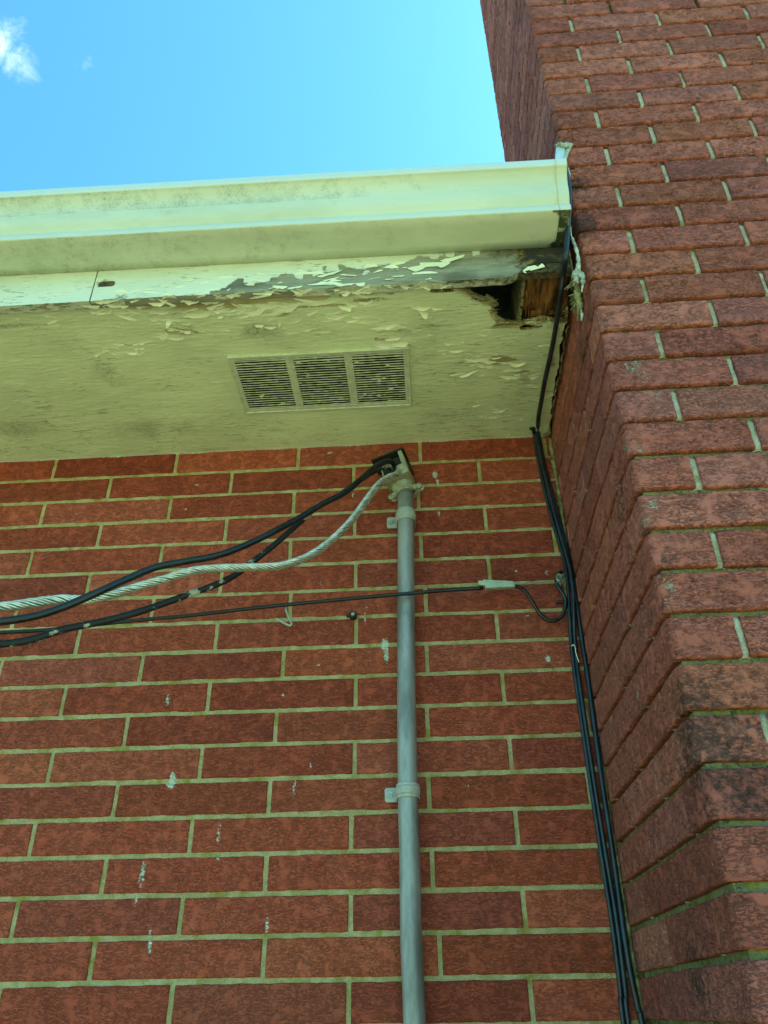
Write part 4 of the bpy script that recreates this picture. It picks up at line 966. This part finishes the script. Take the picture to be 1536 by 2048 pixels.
c2 = np.vstack([[in2], W3([(775, 930, -.075), (752, 940, -.095), (728, 955, -.11), (700, 975, -.125), (672, 995, -.14), (636, 1012, -.15), (610, 1035, -.165), (580, 1062, -.18), (548, 1090, -.195), (510, 1120, -.215), (470, 1150, -.235), (430, 1170, -.255), (380, 1188, -.275), (330, 1206, -.30), (270, 1226, -.33), (200, 1244, -.355), (130, 1258, -.385), (60, 1280, -.41), (0, 1288, -.43), (-80, 1290, -.47), (-300, 1275, -.57), (-900, 1160, -.9)])])
mb = MB(); p2 = smooth_path(c2, 10); r2_ = .0062+.0007*np.clip(fbm(np.arange(len(p2))*.35, p2[:, 0]*0, p2[:, 0]*0, 3), 0, 1); mb.tube(p2, r2_, 18)
# tape wraps
tag(mb.build('power_cable', [M_dirty]), 'black power cable spattered with pale paint, sagging lowest to the left', 'cable')
c3 = np.vstack([[in3], W3([(792, 950, -.085), (776, 956, -.10), (755, 972, -.12), (735, 998, -.135), (712, 1030, -.15), (690, 1055, -.165), (660, 1083, -.18), (630, 1105, -.20), (595, 1122, -.22), (550, 1133, -.245), (490, 1135, -.27), (430, 1137, -.295), (380, 1143, -.32), (330, 1158, -.34), (270, 1175, -.365), (210, 1192, -.39), (170, 1200, -.405), (120, 1199, -.42), (60, 1207, -.44), (0, 1214, -.465), (-80, 1215, -.50), (-300, 1190, -.6), (-900, 1050, -.93)])])
p3 = smooth_path(c3, 14); seg = np.linalg.norm(np.diff(p3, axis=0), axis=1); ar = np.concatenate([[0], np.cumsum(seg)])
ss = np.arange(0, ar[-1], .0045); p3 = np.stack([np.interp(ss, ar, p3[:, i]) for i in range(3)], 1)
T = np.gradient(p3, axis=0); T /= np.linalg.norm(T, axis=1)[:, None]; u = np.cross(T[0], (0, 0, 1)); u /= np.linalg.norm(u); UU = []
for i in range(len(p3)): u = u-T[i]*(u@T[i]); u /= np.linalg.norm(u); UU.append(u.copy())
UU = np.array(UU); WW = np.cross(T, UU)
mb = MB(); NS = 8
rad3 = .0064+.0006*fbm(ss*9, ss*0, ss*0, 2)
for q in range(NS):
    ph = 2*math.pi*q/NS+ss*2*math.pi/.078+0.22*fbm(ss*22, ss*0+q*2.3, ss*0, 2)
    rr_ = rad3*(1+.06*fbm(ss*30, ss*0+q, ss*0, 2))
    mb.tube(p3+rr_[:, None]*(np.cos(ph)[:, None]*UU+np.sin(ph)[:, None]*WW), .00210, 9)
mb.tube(p3, .0048, 8, 1)  # black core, painting the shade in the gaps between strands
tag(mb.build('neutral_wire', [M_strand, M_black]), 'bare twisted aluminium wire looping between the black cables', 'wire')

# ------------------------------------------------------------------ telephone drop line
c4 = W3([(966, 1176, -.040), (900, 1180, -.046), (830, 1186, -.060), (760, 1192, -.075), (640, 1203, -.105), (500, 1217, -.14), (380, 1231, -.175), (250, 1243, -.215), (150, 1254, -.26), (80, 1261, -.29), (0, 1265, -.33), (-80, 1268, -.37), (-300, 1268, -.47), (-900, 1240, -.8)])
mb = MB(); p4 = smooth_path(c4, 8); mb.tube(p4, np.linspace(.0042, .0032, len(p4)), 12)
tag(mb.build('drop_wire', [M_black]), 'thin straight black telephone wire crossing in front of the conduit', 'wire')
dc = empty('wedge_clamp', (0, 0, 0), 'small galvanised wedge clamp gripping the telephone wire right of the conduit', 'clamp')
A = at(956, 1163, y=-.040); Bq = at(1029, 1166, y=-.034); ax = (Bq-A)/np.linalg.norm(Bq-A); zax = np.array((0, 0, 1.)); zax = zax-ax*(zax@ax); zax /= np.linalg.norm(zax); yax = np.cross(zax, ax); Ln = np.linalg.norm(Bq-A)
MM = Matrix(((ax[0], yax[0], zax[0], A[0]), (ax[1], yax[1], zax[1], A[1]), (ax[2], yax[2], zax[2], A[2]), (0, 0, 0, 1)))
mb = MB()
def tbox(mb, x0, x1, zl0, zl1, zr0, zr1, y0, y1, M_=MM):
    V = [(x0, y0, zl0), (x1, y0, zr0), (x1, y0, zr1), (x0, y0, zl1), (x0, y1, zl0), (x1, y1, zr0), (x1, y1, zr1), (x0, y1, zl1)]
    mb.add(np.array([M_ @ Vector(p) for p in V]), [(0, 1, 2, 3), (7, 6, 5, 4), (0, 4, 5, 1), (1, 5, 6, 2), (2, 6, 7, 3), (3, 7, 4, 0)], 0, False)
tbox(mb, .0145, Ln, -.0185, -.002, -.0120, -.003, -.0075, .0045); tbox(mb, 0, .0155, -.0105, -.0005, -.0115, -.001, -.0068, .004)
mb.build('body', [M_clampg], dc, bevel=.0012)
mb = MB(); tbox(mb, .010, Ln-.004, -.0040, .0010, -.0045, .0000, -.0090, -.0050); mb.build('wedge', [M_clampg], dc, bevel=.0008)
mb = MB()
hk = at(1118, 1160, y=-.016)
for dz in (-.0035, .002): mb.tube(smooth_path(np.array([Bq+np.array((-.01, -.002, -.004)), Bq+np.array((.02, .002, -.003+dz*.5)), (Bq+hk)/2+np.array((0, 0, dz)), hk+np.array((.004, 0, dz*.4))]), 6), .0007, 6)
mb.build('wire_bail', [M_screw], dc)
# slack tail of the drop wire
c5 = W3([(1022, 1172, -.036), (1035, 1173, -.034), (1048, 1180, -.030), (1060, 1196, -.024), (1070, 1213, -.020), (1082, 1230, -.017), (1095, 1240, -.016), (1110, 1241, -.016), (1124, 1232, -.017), (1130, 1216, -.020), (1131, 1198, -.024), (1124, 1185, -.026), (1116, 1172, -.026), (1113, 1160, -.024), (1117, 1148, -.020), (1123, 1143, -.016)])
mb = MB(); mb.tube(smooth_path(c5, 8), .0040, 12)
tag(mb.build('drop_wire', [M_black]), 'black wire hanging in a slack loop between clamp and corner cables', 'wire')
# wall hook with tangled wires
hkk = empty('wall_hook', (0, 0, 0), 'rusty hook with tangled wire ends beside the corner cables', 'hook')
mb = MB(); mb.tube(smooth_path(np.array([at(1128, 1156, y=.004), at(1126, 1158, y=-.02), at(1118, 1162, y=-.028), at(1113, 1154, y=-.026), at(1119, 1146, y=-.02)]), 8), .0022, 10); mb.build('shank', [M_screw], hkk)
mb = MB()
for q in range(7):
    P_ = [at(1112+frng.uniform(0, 22), 1146+frng.uniform(0, 28), y=-.014-frng.random()*.018) for _ in range(5)]; mb.tube(smooth_path(np.array(P_), 7), .0009, 6)
mb.build('wire_tangle', [M_screw], hkk)
tp = MB(); tp.tube(np.array([at(1112, 1205, y=-.022), at(1115, 1205, y=-.022), at(1124, 1204, y=-.022), at(1135, 1200, y=-.024)]), [.0030, .0042, .0042, .0034], 12)
tag(tp.build('cable_clip', [M_rubber]), 'short black plastic peg poking left out of the corner cables', 'clip')

# ------------------------------------------------------------------ cables in the corner
cy = -.0085
A_ = np.vstack([[ (.3190, -.585, .26) ], W3([(1138, 372, -.572), (1139, 405, -.568), (1137, 440, -.560), (1134, 480, -.550), (1131, 515, -.540)]), [at(1127, 548, z=.035), at(1122, 585, z=.018), at(1117, 620, z=.014), at(1109, 670, z=.016), at(1100, 715, z=.017), at(1090, 760, z=.018), at(1083, 800, z=.017), at(1077, 835, z=.015)],
     W3([(1076, 860, -.020), (1080, 890, -.012), (1092, 945, cy), (1104, 990, cy), (1118, 1040, cy), (1134, 1100, -.012), (1144, 1150, -.016), (1155, 1220, -.014), (1164, 1280, cy), (1175, 1350, cy), (1186, 1430, cy), (1198, 1520, cy), (1208, 1590, cy), (1219, 1660, cy), (1232, 1750, cy), (1243, 1830, -.010), (1252, 1890, -.012), (1262, 1950, -.012), (1277, 2020, -.010), (1290, 2080, -.009)])])
last = A_[-1]; A_ = np.vstack([A_, [last+np.array((.0, 0, -.35)), last+np.array((0, 0, -1.2))]])
mb = MB(); mb.tube(smooth_path(A_, 9), .0052, 14)
tag(mb.build('corner_cable', [M_blue]), 'black cable dropping past the gutter end and rotted hole, rightmost down the corner', 'cable', 'cables running down the corner')
def corner(pts, r, lab, m_=M_blue):
    P = W3(pts); P = np.vstack([P, [P[-1]+np.array((0, 0, -.35)), P[-1]+np.array((0, 0, -1.2))]])
    mb = MB(); mb.tube(smooth_path(P, 9), r, 14); tag(mb.build('corner_cable', [m_]), lab, 'cable', 'cables running down the corner')
corner([(1068, 862, -.018), (1071, 885, -.014), (1076, 915, cy), (1086, 965, cy), (1098, 1015, cy), (1112, 1065, cy), (1127, 1115, -.012), (1135, 1165, -.018), (1139, 1230, -.016), (1143, 1290, cy), (1150, 1350, cy), (1160, 1420, cy), (1170, 1490, cy), (1180, 1560, cy), (1191, 1630, cy), (1203, 1710, cy), (1217, 1800, cy), (1226, 1860, cy), (1235, 1930, cy), (1242, 1990, cy), (1249, 2060, cy)], .0042, 'black cable starting at the soffit nail, leftmost of the three in the corner')
corner([(1072, 868, -.022), (1077, 890, -.022), (1084, 925, -.020), (1096, 975, -.019), (1110, 1030, -.019), (1124, 1080, -.021), (1138, 1130, -.026), (1146, 1180, -.026), (1148, 1230, -.022), (1150, 1280, -.012), (1157, 1350, -.012), (1167, 1420, -.011), (1177, 1490, -.010), (1188, 1560, -.010), (1199, 1630, -.010), (1212, 1710, -.010), (1227, 1800, -.010), (1236, 1860, -.010), (1245, 1930, -.010), (1252, 1990, -.010), (1259, 2060, -.010)], .0042, 'black cable running between the leftmost and rightmost corner cables')
# soffit nail / dark tuft
nm = MB()
lumpy(nm, [at(1059, 857, z=ZS-.006), at(1066, 858, z=ZS-.006), at(1068, 866, y=-.018), at(1070, 885, y=-.014)], [.002, .0045, .004, .003], 30, .6)
tag(nm.build('cable_staple', [M_rubber]), 'dark grubby staple where the cables meet soffit and wall', 'staple')
# zip-tie tail
zt = MB(); zt.tube(smooth_path(W3([(1143, 1292, -.020), (1148, 1290, -.026), (1151, 1298, -.022), (1152, 1306, -.020), (1158, 1325, -.018)]), 5), .0010, 6)
tag(zt.build('tie_string', [M_flake]), 'short pale string hanging off the corner cables', 'string')

# ------------------------------------------------------------------ small wall fittings
bn = MB(); bn.tube(smooth_path(W3([(573, 1216, .003), (572, 1219, -.012), (576, 1232, -.020), (583, 1246, -.026), (580, 1251, -.027), (570, 1247, -.026), (552, 1237, -.028)]), 5), .0024, 10)
tag(bn.build('bent_wall_tie', [M_clampg]), 'bent grey metal strip sticking out of the mortar below the thin wire', 'hook')
wa = empty('wall_anchor', (0, 0, 0), 'round black plug with screw in a mortar joint left of the conduit', 'anchor')
p = at(706, 1231, y=-.006); mb = MB(); mb.tube(np.array([p+np.array((0, .010, 0)), p, p+np.array((0, -.006, 0)), p+np.array((0, -.0075, 0))]), [.0080, .0085, .0080, .0060], 16)
mb.tube(np.array([p+np.array((-.013, .004, .000)), p+np.array((-.006, -.001, .001)), p+np.array((0, -.002, 0))]), [.003, .004, .003], 8)
mb.build('plug', [M_rubber], wa)
mb = MB(); mb.tube(np.array([p+np.array((.001, -.0075, 0)), p+np.array((.001, -.0100, 0)), p+np.array((.001, -.0106, 0))]), [.0046, .0044, .003], 12); mb.build('screw', [M_screw], wa)
